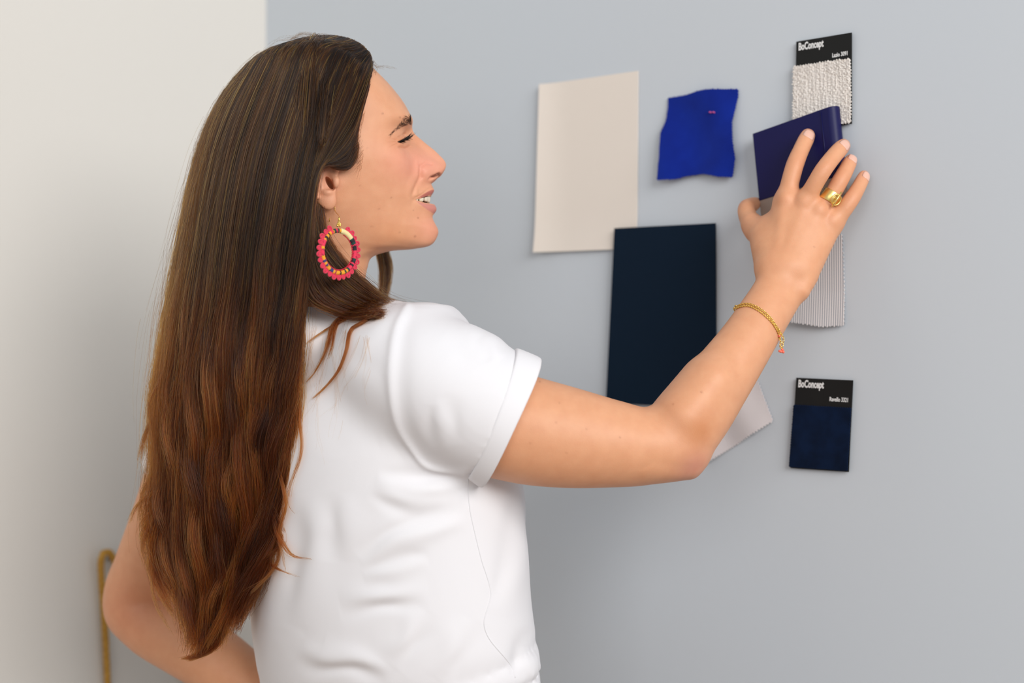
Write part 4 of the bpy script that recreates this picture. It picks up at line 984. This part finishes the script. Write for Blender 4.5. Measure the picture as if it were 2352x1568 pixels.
def sheet_at(u):
    """u (N,) -> (N,NV,3) in pixel,pixel,depth of the near sheet"""
    return hermite(UK, GR, u)
def far_depth(py, Yn): 
    t = smoothstep(560, 860, py); return (3.2-Yn)*(1-t)+(Yn+.055)*t
def to_world(q): 
    Y = q[..., 2]; return np.stack([(q[..., 0]-CX)/FPX*Y, Y, CAMZ+(HY-q[..., 1])/FPX*Y], -1)
HC = {k: np.array(srgb(*v)) for k, v in dict(dark=(33, 18, 8), brown=(64, 36, 15), gold=(165, 98, 32), red=(156, 66, 15), black=(20, 12, 6)).items()}
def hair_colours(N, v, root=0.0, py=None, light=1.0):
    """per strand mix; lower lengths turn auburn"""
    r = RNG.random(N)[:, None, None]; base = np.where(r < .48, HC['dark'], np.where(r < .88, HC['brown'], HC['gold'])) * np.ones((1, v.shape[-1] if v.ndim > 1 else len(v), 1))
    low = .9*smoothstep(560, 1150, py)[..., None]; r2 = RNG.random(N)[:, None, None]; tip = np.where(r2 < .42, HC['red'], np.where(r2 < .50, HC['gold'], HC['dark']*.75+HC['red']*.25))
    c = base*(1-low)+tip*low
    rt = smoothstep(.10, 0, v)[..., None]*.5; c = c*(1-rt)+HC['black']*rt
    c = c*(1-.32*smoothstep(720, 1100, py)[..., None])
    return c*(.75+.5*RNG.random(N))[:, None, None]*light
# keep strands outside the skull: skin radius per direction from the middle of the head
_h = np.stack([(HEAD_V-HO)@HF, (HEAD_V-HO)[:, 2], (HEAD_V-HO)@HL], 1)*1000-np.array([-5., 45., 0]); _h = _h[_h[:, 1] > -75]
_NT, _NP = 72, 144
def _sph(d):
    r = np.linalg.norm(d, axis=-1)+1e-9; return r, np.arccos(np.clip(d[..., 1]/r, -1, 1))/math.pi*(_NT-1), (np.arctan2(d[..., 2], d[..., 0])/(2*math.pi)+.5)*_NP
_r, _t, _p = _sph(_h); SKULL = np.zeros((_NT, _NP)); np.maximum.at(SKULL, (np.round(_t).astype(int), np.round(_p).astype(int) % _NP), _r)
for _ in range(6):
    nb = np.maximum.reduce([np.roll(SKULL, 1, 1), np.roll(SKULL, -1, 1), np.vstack([SKULL[1:], SKULL[-1:]]), np.vstack([SKULL[:1], SKULL[:-1]])]); SKULL = np.where(SKULL == 0, nb, SKULL)
for _ in range(2): SKULL = .4*SKULL+.15*(np.roll(SKULL, 1, 1)+np.roll(SKULL, -1, 1)+np.vstack([SKULL[1:], SKULL[-1:]])+np.vstack([SKULL[:1], SKULL[:-1]]))
def clear_head(W, lo, hi):
    q = (W-HO)*1000; d = np.stack([q@HF, q[..., 2], q@HL], -1)-np.array([-5., 45., 0]); r, t, p = _sph(d)
    t0 = np.clip(t.astype(int), 0, _NT-2); ft = t-t0; p0 = np.floor(p).astype(int); fp = p-p0; g = lambda a, b: SKULL[a, b % _NP]
    lim = (g(t0, p0)*(1-fp)+g(t0, p0+1)*fp)*(1-ft)+(g(t0+1, p0)*(1-fp)+g(t0+1, p0+1)*fp)*ft
    k = RNG.random(W.shape[:1]+(1,))*np.linspace(.1, 1, W.shape[1])[None]**.7; mg = 1000*(lo+(hi-lo)*k)
    hx = np.interp(d[..., 1]+45, [10, 20, 40, 62, 88, 115, 141], [20, 30, 34, 34, 40, 48, 60])          # no lifting in front of the hairline
    w_ = smoothstep(-70, -45, d[..., 1])*smoothstep(8, -2, d[..., 0]-5-hx)*smoothstep(-6, 2, d[..., 2]); dr = np.maximum(lim+mg-r, 0)*w_
    for _ in range(3): dr = np.maximum(dr, .25*np.concatenate([dr[:, :1], dr[:, :-1]], 1)+.5*dr+.25*np.concatenate([dr[:, 1:], dr[:, -1:]], 1))
    n = np.hypot(d[..., 1]*(d[..., 1] > 0), d[..., 2])+1e-6; f = dr*.001/n; return W+(f*d[..., 2])[..., None]*HL+(f*np.maximum(d[..., 1], 0))[..., None]*HU
def main_mass(N):
    u = np.sort(RNG.random(N))**1.0; u = np.clip(u, 0, 1)
    far = RNG.random(N) < .16
    wl = np.where(far, .45+.55*RNG.random(N), RNG.random(N)**2.2*.45)              # layer in depth
    q = sheet_at(u); v = np.linspace(0, 1, NV)[None]
    # clumps
    nc = 200; cu = RNG.random(nc); cw = RNG.random(nc)*.5; ci = np.argmin(np.abs(u[:, None]-cu[None])*6+np.abs(wl[:, None]-cw[None])+RNG.random((N, nc))*.10, 1)
    qc = sheet_at(cu)[ci]; pull = (.72*smoothstep(.45, 1.05, v))[..., None]*(.4+.6*RNG.random(N))[:, None, None]
    q = q+(qc-q)*pull
    py = q[..., 1].copy()
    amp = smoothstep(450, 1150, py); ph = (7*cu+RNG.uniform(0, 2.4, nc))[ci][:, None]; fr = RNG.uniform(.012, .024, nc)[ci][:, None]; A = RNG.uniform(4, 20, nc)[ci][:, None]
    q[..., 0] += amp*A*np.sin(py*fr+ph)+amp*3*np.sin(py*.05+RNG.uniform(0, 6.28, (N, 1)))
    q[..., 2] += amp*.005*np.sin(py*fr*1.1+ph*1.7)*(A/15)
    # strand jitter
    j = RNG.normal(0, 1, (N, 1)); q[..., 0] += j*(1.5+3.0*smoothstep(.05, .5, v)+7*amp*RNG.random((N, 1)))
    q[..., 0] += 2.0*np.sin(v*RNG.uniform(4, 12, (N, 1))+RNG.uniform(0, 6.28, (N, 1)))*smoothstep(.1, .4, v)
    yf = far_depth(q[..., 1], q[..., 2]); q[..., 2] = q[..., 2]+(yf-q[..., 2])*wl[:, None]*smoothstep(-.02, .12, v)+RNG.normal(0, .0012, (N, 1))
    # different lengths
    L = np.where(RNG.random(N) < .62, RNG.uniform(.90, 1.0, N), RNG.uniform(.62, .95, N)); L = np.where((u < .14) | (u > .88), RNG.uniform(.62, 1.0, N), L); 
    t = np.linspace(0, 1, 30)[None]*L[:, None]*(NV-1); i = np.clip(t.astype(int), 0, NV-2); f = (t-i)[..., None]; r = np.arange(N)[:, None]
    q = q[r, i]*(1-f)+q[r, i+1]*f
    vv = np.linspace(0, 1, 30)[None]*np.ones((N, 1))
    rad = (.00026*(1-.55*vv))*(.7+.6*RNG.random(N))[:, None]
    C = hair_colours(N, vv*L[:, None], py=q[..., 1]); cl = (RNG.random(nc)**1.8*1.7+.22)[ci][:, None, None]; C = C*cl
    edge = (smoothstep(.16, .01, u)[:, None]*smoothstep(150, 600, q[..., 1])*smoothstep(1150, 850, q[..., 1]))[..., None]*.55; C = C*(1-edge)+np.array(srgb(150, 80, 22))*edge  # rim light along the left outline, painted into the strand colour
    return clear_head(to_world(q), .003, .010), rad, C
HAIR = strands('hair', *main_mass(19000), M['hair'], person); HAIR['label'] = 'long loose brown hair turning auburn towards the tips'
# temple hair swept back over the ear
def bundle(guides, N, K, rad, spread, name, parent, light=1.0, wave=0.0, clump=.5, ofs=0.0, cols=None, skull=False, lmin=.7):
    G = np.array([crom(g, K) for g in guides]); u = RNG.random(N); q = hermite(np.linspace(0, 1, len(G)), G, u) if len(G) > 1 else np.repeat(G, N, 0)
    v = np.linspace(0, 1, K)[None]; sp = spread*(1-clump*v)
    q[..., 0] += RNG.normal(0, 1, (N, 1))*sp; q[..., 1] += RNG.normal(0, 1, (N, 1))*sp*.6; q[..., 2] += RNG.normal(0, .001, (N, 1))*(1+spread*.4)-ofs
    q[..., 0] += wave*np.sin(v*RNG.uniform(5, 11, (N, 1))+RNG.uniform(0, 6.28, (N, 1)))*v
    L = RNG.uniform(lmin, 1, N); t = v*L[:, None]*(K-1); i = np.clip(t.astype(int), 0, K-2); f = (t-i)[..., None]; r = np.arange(N)[:, None]; q = q[r, i]*(1-f)+q[r, i+1]*f
    W = clear_head(to_world(q), .002, .007) if skull else to_world(q); R_ = rad*(1-.6*v)*(.7+.6*RNG.random((N, 1)))
    C = hair_colours(N, v*np.ones((N, 1)), py=q[..., 1], light=light) if cols is None else np.ones((N, K, 1))*cols*(.7+.6*RNG.random(N))[:, None, None]
    return strands(name, W, R_, C, M['hair'], parent)
temple = [GUIDES[6][:8],
 [(851,165,1.566),(838,215,1.542),(812,290,1.522),(770,350,1.509),(732,390,1.500),(714,470,1.500),(706,560,1.500),(698,650,1.503)],
 [(845,195,1.552),(829,250,1.533),(802,322,1.518),(764,362,1.509),(733,380,1.503),(714,450,1.502),(706,540,1.503),(698,650,1.506)],
 [(828,250,1.541),(816,305,1.527),(797,352,1.518),(766,371,1.511),(736,380,1.506),(715,440,1.505),(708,520,1.506),(700,630,1.509)],
 [(817,300,1.534),(813,338,1.526),(800,370,1.520),(772,380,1.514),(742,379,1.509),(717,430,1.507),(709,510,1.508)],
 [(820,338,1.532),(815,365,1.526),(798,388,1.521),(772,386,1.516),(746,378,1.511),(719,415,1.509),(710,480,1.510)]]
bundle(temple, 5200, 22, .00024, 2.2, 'temple_hair', HAIR, light=.55, clump=.2, skull=True)
# baby hairs along the hairline
bh = []
for k in range(260):
    t = RNG.random(); hl = crom([(860,152),(848,195),(832,250),(820,300),(826,345),(822,388)], 60)[int(t*59)]
    dx, dy = RNG.uniform(-2, 10), RNG.uniform(-3, 3); L = RNG.uniform(12, 34); an = math.radians(RNG.uniform(95, 140)); 
    Y0 = 1.575-.05*min(1, (hl[1]-150)/170); p = [np.array([hl[0]+dx+L*s*math.cos(an), hl[1]+dy+L*s*math.sin(an), Y0-.004*s-.003]) for s in np.linspace(0, 1, 6)]; bh.append(p)
bh = np.array(bh); v = np.linspace(0, 1, 6)[None]*np.ones((len(bh), 1)); strands('baby_hair', to_world(bh), .00008*(1-.6*v), np.ones((len(bh), 6, 1))*HC['brown'], M['hair'], HAIR)
# lock that passes under the ear and over the shoulder to the front
lock = [[(733,470,1.532),(748,550,1.528),(790,612,1.530),(838,655,1.545),(884,692,1.562),(912,728,1.585),(925,790,1.62)],
        [(725,490,1.525),(733,585,1.521),(768,645,1.522),(822,686,1.532),(872,710,1.552),(908,735,1.575),(920,795,1.61)],
        [(718,510,1.520),(718,615,1.515),(742,675,1.516),(792,704,1.527),(850,720,1.544),(893,738,1.566),(908,790,1.60)]]
def drape(g, lift, K=26):
    out = []
    for x, y, Y in crom(g, K):
        p, n = on_surface(SHIRT, x, y); p2, _ = ray_person(x, y)
        for pp in (p, p2):
            if pp is not None and x < 872: Y = min(Y, pp[1]-lift)
        out.append((x, y, Y))
    return out
lock = [[(724,470,1.532),(744,545,1.528),(790,608,1.530),(838,652,1.545),(872,682,1.562),(900,695,1.60),(925,705,1.64),(940,735,1.68)],
        [(716,490,1.525),(728,585,1.521),(768,645,1.522),(822,686,1.532),(862,702,1.556),(892,706,1.59),(917,711,1.63),(930,740,1.68)],
        [(700,520,1.515),(700,630,1.512),(724,688,1.514),(772,712,1.522),(825,727,1.535),(866,722,1.56),(893,722,1.60),(915,750,1.68)],
        [(708,510,1.520),(708,615,1.515),(740,672,1.516),(788,700,1.527),(842,713,1.546),(876,714,1.575),(902,716,1.62),(915,745,1.68)]]
bundle([drape(g, l_) for g, l_ in zip(lock, (.006, .012, .012, .008))], 4200, 26, .00024, 7, 'shoulder_lock', HAIR, light=.8, wave=9, clump=.0, lmin=.86)
bundle([drape(g, l_+.006) for g, l_ in zip(lock, (.006, .012, .012, .008))], 260, 26, .00012, 5, 'shoulder_lock', HAIR, light=1.1, wave=20, clump=-3.2, lmin=.6)
# hair on the far side of the neck
bundle([[(838,470,1.66),(862,560,1.675),(874,620,1.68),(872,690,1.675),(868,760,1.67)], [(850,470,1.67),(886,570,1.69),(897,620,1.695),(886,690,1.69),(880,760,1.68)]], 420, 16, .00024, 4, 'far_side_hair', HAIR, wave=3)
# loose locks lying on the shirt
def lay(pts, lift=.003):
    out = []
    for x, y in crom(pts, 26):
        p, n = on_surface(SHIRT, x, y); Y = (p[1] if p is not None else (out[-1][2] if out else 1.54)); out.append((x, y, Y-lift))
    return out
def loose(pts, N, spread, lift=.004, rad=.00022, cols=None, wave=1.5, cl=.2): bundle([lay(pts, lift)], N, 24, rad, spread, 'loose_lock', HAIR, wave=wave, clump=cl, cols=cols, lmin=.55)
AUB = HC['red']*.45+HC['dark']*.55
loose([(862,704),(820,714),(788,726),(766,744),(754,783),(744,815),(720,858),(696,884)], 60, 2.6, .006, cols=AUB, cl=.6)
loose([(800,722),(777,738),(768,760),(760,800),(748,830)], 26, 1.8, .006, cols=AUB)
loose([(875,712),(850,728),(828,743),(807,755),(800,778),(795,805),(776,853),(742,894),(713,918)], 70, 2.6, .006, cols=AUB, cl=.6)
loose([(830,714),(800,730),(766,746),(720,776),(686,806)], 22, 1.8, .006, cols=AUB)
loose([(690,760),(688,962),(691,1036),(666,1120),(664,1163),(680,1180)], 26, 2.5, .006, cols=AUB)
loose([(615,1060),(632,1215),(649,1247),(672,1275),(720,1284)], 60, 3.5, .008, cols=AUB)
loose([(590,1140),(600,1268),(627,1300),(684,1326)], 50, 3.0, .008, cols=AUB)
loose([(622,1030),(655,1150),(640,1230),(652,1290),(656,1312)], 45, 3.0, .008, cols=AUB)
for k in range(26):
    x0, y0 = RNG.uniform(650, 850), RNG.uniform(725, 800); dx = RNG.uniform(-90, 30); L = RNG.uniform(120, 330)
    if k % 2: continue
    loose([(x0, y0), (x0+dx*.3+RNG.uniform(-15, 15), y0+L*.35), (x0+dx*.7, y0+L*.7), (x0+dx+RNG.uniform(-30, 30), y0+L)], 4, 4.0, .004, .00007, cols=AUB, wave=9)
bundle([[(385,800,1.57),(369,867,1.565),(343,925,1.565),(346,978,1.57),(357,1035,1.57)]], 34, 18, .0002, 2.0, 'loose_lock', HAIR, wave=2)
bundle([[(425,1340,1.57),(440,1420,1.572),(462,1478,1.573),(450,1500,1.573),(414,1512,1.57)], [(540,1340,1.56),(525,1430,1.568),(505,1478,1.572),(475,1502,1.573),(432,1518,1.57)]], 900, 18, .0002, 4.0, 'loose_lock', HAIR, wave=5)
bundle([[(380,1250,1.57),(370,1330,1.575),(395,1375,1.575),(410,1395,1.575)], [(345,1180,1.57),(335,1240,1.575),(345,1280,1.575)]], 120, 14, .0002, 6.0, 'loose_lock', HAIR, wave=3)
for k in range(26):
    left = k % 2 == 0; y0 = RNG.uniform(820, 1290); t = (y0-100)/1300
    ex = float(np.interp(y0, [700, 900, 1100, 1230, 1330], [388, 360, 349, 338, 360])) if left else float(np.interp(y0, [700, 940, 1110, 1230, 1350], [697, 664, 652, 628, 580]))
    sg = -1 if left else 1; L_ = RNG.uniform(110, 230); o_ = RNG.uniform(6, 38); yb = RNG.uniform(-.004, .010)
    ex2 = float(np.interp(y0+L_, [700, 900, 1100, 1230, 1330, 1500], [388, 360, 349, 338, 365, 440])) if left else float(np.interp(y0+L_, [700, 940, 1110, 1230, 1350, 1480], [697, 664, 652, 628, 580, 505]))
    Yb = (1.578 if left else 1.528+.02*smoothstep(900, 1400, y0))+yb
    bundle([[(ex-sg*28, y0, Yb), (ex-sg*6, y0+L_*.35, Yb), ((ex+ex2)/2+sg*o_*.8, y0+L_*.65, Yb), (ex2+sg*o_*RNG.uniform(-.8, 1.3), y0+L_, Yb)]], int(RNG.integers(20, 90)), 16, .00018, RNG.uniform(2.5, 6), 'loose_lock', HAIR, wave=4, clump=.5)
# flyaways
def flyaways(N):
    u = np.where(RNG.random(N) < .55, RNG.random(N)*.12, RNG.random(N)); q = sheet_at(u); v = np.linspace(0, 1, NV)[None]
    out = RNG.gamma(1.5, 9, (N, 1)); q[..., 0] -= out*smoothstep(.08, .6, v)*np.where(u < .15, 1, RNG.choice([-1, 1], N))[:, None]
    q[..., 0] += RNG.normal(0, 9, (N, 1))*np.sin(v*RNG.uniform(6, 20, (N, 1))+RNG.uniform(0, 6.28, (N, 1))); q[..., 2] -= .004*RNG.random((N, 1))*smoothstep(0, .2, v)
    a = RNG.uniform(.0, .7, N); L = RNG.uniform(.12, .3, N); t = (a[:, None]+np.linspace(0, 1, 24)[None]*L[:, None])*(NV-1); i = np.clip(t.astype(int), 0, NV-2); f = (t-i)[..., None]; r = np.arange(N)[:, None]
    q = q[r, i]*(1-f)+q[r, i+1]*f; vv = np.linspace(0, 1, 24)[None]*np.ones((N, 1))
    return to_world(q), .00009*(1-.5*vv), hair_colours(N, vv+.2, py=q[..., 1], light=1.1)
strands('flyaway_hair', *flyaways(1700), M['hair'], HAIR)
# wisps standing off the crown
ws = []
for k in range(110):
    x0 = RNG.uniform(650, 850); y0 = float(np.interp(x0, [640, 690, 740, 790, 830, 856], [98, 88, 91, 101, 121, 148])); L = RNG.uniform(25, 75); h = RNG.uniform(3, 16); sgn = RNG.choice([-1, 1, 1])
    ws.append([(x0+sgn*L*s, float(np.interp(x0+sgn*L*s, [600, 640, 690, 740, 790, 830, 866], [121, 98, 88, 91, 101, 121, 162]))-h*math.sin(math.pi*min(1, s*.8+.05)), 1.595+RNG.uniform(-.02, .02)) for s in np.linspace(0, 1, 10)])
ws = np.array(ws); v = np.linspace(0, 1, 10)[None]*np.ones((len(ws), 1)); strands('crown_wisps', to_world(ws), .00010*(1-.5*v), np.ones((len(ws), 10, 1))*HC['brown'], M['hair'], HAIR)
# solid underlayer that closes the volume
def underlayer():
    us = np.linspace(.05, .95, 22); q = sheet_at(us)[:, 1:34]; 
    near = q.copy(); near[..., 2] += .010; fr = q.copy(); fr[..., 2] = far_depth(q[..., 1], q[..., 2])-.010; fr[..., 2] = np.maximum(fr[..., 2], near[..., 2]+.004)
    near[..., 1] += 6; fr[..., 1] += 6
    ring = np.concatenate([near, fr[::-1]], 0).transpose(1, 0, 2)      # v, ring
    W = to_world(ring); nv, nr = W.shape[:2]; V = W.reshape(-1, 3); i = np.arange(nv-1)[:, None]*nr; j = np.arange(nr)[None]; j2 = (j+1) % nr
    F = [tuple(f) for f in np.stack([i+j, i+nr+j, i+nr+j2, i+j2], -1).reshape(-1, 4)]; F += [tuple(range(nr)), tuple(range((nv-1)*nr, nv*nr))[::-1]]
    return mesh('hair_underlayer', V, F, M['hair_under'], HAIR)
underlayer()
# ================================================================== jewellery
M['gold'] = mat('brushed_gold', srgb(250, 222, 140), .36, 1); M['gold_fine'] = mat('gold_chain', srgb(250, 212, 120), .32, 1)
M['coral'] = mat('coral_bead', srgb(240, 118, 96), .35)
# ---- ring
def finger_frame(px, py, st):
    c = np.array([s[:3] for s in st]); i = int(np.argmin([(proj(p[None])[0][0]-px)**2+(proj(p[None])[1][0]-py)**2 for p in c])); i = max(1, min(i, len(c)-2)); 
    T = c[i+1]-c[i-1]; return T/np.linalg.norm(T)
st = FINGERS['ring']; q = crom(st, 40); k = int(np.argmin(np.hypot(*(np.array(proj(q[:, :3]))-np.array([[1907], [452]]))))); c = q[k, :3]; T = q[k+1, :3]-q[k-1, :3]; T /= np.linalg.norm(T); rr = q[k, 3]+.0009; rdp = q[k, 4]+.0009
dn = -VIEW-np.dot(-VIEW, T)*T; dn /= np.linalg.norm(dn); W = np.cross(T, dn)
root = empty('finger_ring', tuple(c)); tag(root, 'wide gold ring with a circle and bar motif on the ring finger', 'ring')
V, F = [], []; n = 48; sec = [(-.0062, 0), (-.0062, .0009), (-.0058, .0012), (.0058, .0012), (.0062, .0009), (.0062, 0)]
for i in range(n):
    a = 2*math.pi*i/n; d = math.cos(a)*dn*rdp+math.sin(a)*W*rr; u = d/np.linalg.norm(d)
    for t, h in sec: V.append(d+u*h+T*t)
for i in range(n):
    j = (i+1) % n
    for s in range(6): F.append((i*6+s, i*6+(s+1) % 6, j*6+(s+1) % 6, j*6+s))
mesh('band', V, F, M['gold'], root)
cc = P(1920.5, 458.5, c[1]-rdp-.0028)-c; e1 = W if W[0] > 0 else -W; fn = (dn*.85+e1*.53); fn /= np.linalg.norm(fn); u1 = T; u2 = np.cross(fn, T); u2 /= np.linalg.norm(u2)
mb = MB(); mb.tube([cc+(math.cos(a)*u1+math.sin(a)*u2)*.0062 for a in np.linspace(0, 2*math.pi, 32, endpoint=False)], .0009, 8, closed=True); mb.build('circle_motif', M['gold'], root)
mb = MB(); b0 = P(1933, 441, c[1]-rdp-.0042)-c; b1 = P(1911, 475, c[1]-rdp-.0036)-c; mb.tube([b0, b1], .0010, 10); mb.tube([(b0+b1)/2+fn*.001, (b0+b1)/2-fn*.004], .0010, 8); mb.ball((b0+b1)/2-e1*.0035+T*.0035-fn*.001, .0014, 10, 6, (1, 1, 1)); mb.ball((b0+b1)/2-e1*.0045-T*.003-fn*.001, .0014, 10, 6); mb.build('bar_motif', M['gold'], root)
# ---- bracelet: two fine chains round the wrist with coral drops
root = empty('bracelet', tuple(P(1745, 735, 1.555))); tag(root, 'fine double gold chain bracelet with coral beads on the raised wrist', 'bracelet'); C0 = P(1745, 735, 1.555)
front1 = [(1684, 713), (1700, 702), (1718, 699), (1736, 705), (1752, 715), (1768, 730), (1782, 750), (1792, 766)]
front2 = [(1684, 714), (1700, 706), (1720, 704), (1740, 713), (1757, 726), (1772, 741), (1784, 760), (1790, 776)]
def wrist_path(front, lift):
    pts = []
    for x, y in crom(front, 60):
        p, nn = ray_person(x, y)
        if p is not None: pts.append(p+nn*lift)
        elif pts: pts.append(P(x, y, pts[-1][1]+.0006))
    a, b = pts[0], pts[-1]; ax = P(1800, 660, 1.57)-P(1700, 800, 1.54); ax /= np.linalg.norm(ax); w = b-a; mid = (a+b)/2
    back = [mid+w*.5*math.cos(t)*1.04+np.array([0, 1, 0])*.048*math.sin(t) for t in np.linspace(0, math.pi, 40)[1:-1]]      # round behind the wrist
    return np.array(pts), np.array(back)
def chain(path, step, r, wire, name):
    L = np.concatenate([[0], np.cumsum(np.linalg.norm(np.diff(path, axis=0), axis=1))]); n = int(L[-1]/step); s = np.linspace(0, L[-1], n); c = np.stack([np.interp(s, L, path[:, k]) for k in range(3)], 1); Tn = np.gradient(c, axis=0)
    mb = MB()
    for i in range(n):
        t = Tn[i]/np.linalg.norm(Tn[i]); a = np.cross(t, [.1, 1, .2]); a /= np.linalg.norm(a); b = np.cross(t, a); e = a if i % 2 else b; e = a*.8+b*.6 if i % 2 else -a*.6+b*.8
        mb.tube([c[i]-C0+t*math.cos(f)*step*.72+e*math.sin(f)*r for f in np.linspace(0, 2*math.pi, 10, endpoint=False)], wire, 5, closed=True)
    return mb.build(name, M['gold_fine'], root)
f1, b1 = wrist_path(front1, .0012); f2, b2 = wrist_path(front2, .0011)
chain(np.vstack([f1, b1]), .0020, .0010, .00040, 'chain'); chain(np.vstack([f2, b2]), .0015, .0008, .00042, 'chain')
Yd = f1[-1][1]-.002
chain(np.array([P(x, y, Yd) for x, y in crom([(1786, 752), (1791, 762), (1790, 772), (1793, 785), (1792, 795), (1796, 801)], 30)]), .0022, .0010, .00040, 'drop_chain')
chain(np.array([P(x, y, Yd+.002) for x, y in crom([(1792, 766), (1799, 775), (1798, 790), (1796, 800)], 30)]), .0022, .0010, .00040, 'drop_chain')
for pts in (((1789, 764), (1790, 771), (1786, 768)), ((1797, 803), (1794, 807), (1799, 808), (1791, 806))):
    mb = MB()
    for x, y in pts: mb.ball(P(x, y, Yd-.0006)-C0, .0016, 10, 7)
    mb.build('coral_bead', M['coral'], root)
# ---- earring
lobe, ln = ray_person(767, 478); 
if lobe is None: lobe = P(767, 478, 1.527)
EY = min(lobe[1]-.004, 1.490); EC = P(778, 578, EY); root = empty('earring', tuple(EC)); tag(root, 'round hoop earring wrapped in patterned fabric with pink scalloped petals and gold hook', 'earring')
eh = np.array([.70, .714, 0]); ez = np.array([0, 0, 1.]); en = np.array([.714, -.70, 0]); ER = .0222
def ept(a, r, o=0.0): return (math.cos(a)*eh*.97+math.sin(a)*ez)*r+en*o
m = mat('printed_fabric_wrap', (1, 1, 1), .8); at = nd(m, 'ShaderNodeAttribute', attribute_name='wrap'); lk(m, at.outputs['Color'], bsdf(m).inputs['Base Color'])
na, nt = 160, 10; V, F, colr = [], [], []
pal = {'p': srgb(226, 52, 84), 'y': srgb(232, 158, 40), 'g': srgb(20, 62, 56), 'n': srgb(56, 62, 116), 'c': srgb(238, 220, 160), 'k': srgb(40, 30, 36)}
seq = 'pppgkpkppgygyykyypynnyynynyypppypppykykypygpgycccccccgkgpkkp'     # starts at the right, runs clockwise below
for i in range(na):
    a = -2*math.pi*i/na; rad = .0024 if not (.22 < (i/na-.55) < .40) else .0029
    cn = pal[seq[int(i/na*len(seq)) % len(seq)]]
    for k in range(nt):
        f = 2*math.pi*k/nt; V.append(ept(a, ER+rad*math.cos(f)*(1+.06*math.sin(a*90)), rad*math.sin(f))); stripe = (k+i) % 7 == 0 and i % 5 < 3
        colr.append((*(pal['k'] if stripe and cn is not pal['c'] else cn), 1))
for i in range(na):
    j = (i+1) % na
    for k in range(nt): F.append((i*nt+k, j*nt+k, j*nt+(k+1) % nt, i*nt+(k+1) % nt))
o = mesh('hoop', V, F, m, root); ca = o.data.color_attributes.new('wrap', 'FLOAT_COLOR', 'POINT'); ca.data.foreach_set('color', np.array(colr, np.float32).ravel())
M['petal'] = add_noise(mat('pink_felt', srgb(222, 48, 80), .85, sheen=.3), 500, .5, srgb(196, 34, 66), bump=.4, bscale=900)
for i, a in enumerate(np.linspace(math.radians(62), math.radians(118)-2*math.pi, 23)):
    mb = MB(); c0 = ept(a, ER+.0039, .0004*(i % 2)); rd = c0/np.linalg.norm(c0); tg = np.cross(rd, en); sc = .84+.10*math.sin(i*2.3)
    mb.tube([c0+(rd*math.cos(f)*.0030*(1.0+.25*math.cos(f))+tg*math.sin(f)*.0026)*sc for f in np.linspace(0, 2*math.pi, 18, endpoint=False)], .00105, 7, closed=True)
    mb.ball(c0, .0019, 10, 7, (1, 1, 1)); mb.V[-80:] = [c0+(v-c0)-en*np.dot(v-c0, en)*.6 for v in mb.V[-80:]]
    mb.build('petal', M['petal'], root)
mb = MB()
for i in range(64):
    a = 2*math.pi*i/64; 
    if math.radians(200) > a > math.radians(70): continue
    mb.ball(ept(a, ER-.0030, -.0004), .00085, 6, 5)
mb.build('bead_edge', mat('red_thread', srgb(200, 26, 60), .6), root)
# gold fittings
mb = MB(); top = ept(math.pi/2, ER+.0028)
l0 = lobe-EC; mb.tube(crom([top+[0, 0, .004], top+[.0010, -.001, .0095], l0+[.0012, -.0016, -.002], l0+[.0012, -.0018, .0008], l0+[-.0006, .002, .0022], l0+[-.004, .004, -.003], l0+[-.0055, .005, -.014]], 40), .00038, 8)
mb.tube([top+[.0002, 0, .0065], top+[.0006, -.0006, .0110]], .0009, 8); mb.ball(top+[.0002, 0, .0058], .0014, 10, 7); mb.ball(top+[-.0012, 0, .0024], .0014, 10, 7); mb.ball(top+[.0014, 0, .0026], .0014, 10, 7); mb.ball(top+[0, 0, .0040], .0013, 10, 7)
mb.tube([top+[.0002+math.cos(f)*.0018, 0, .0036+math.sin(f)*.0018] for f in np.linspace(0, 6.28, 14, endpoint=False)], .0005, 6, closed=True)
mb.build('hook', M['gold_fine'], root)
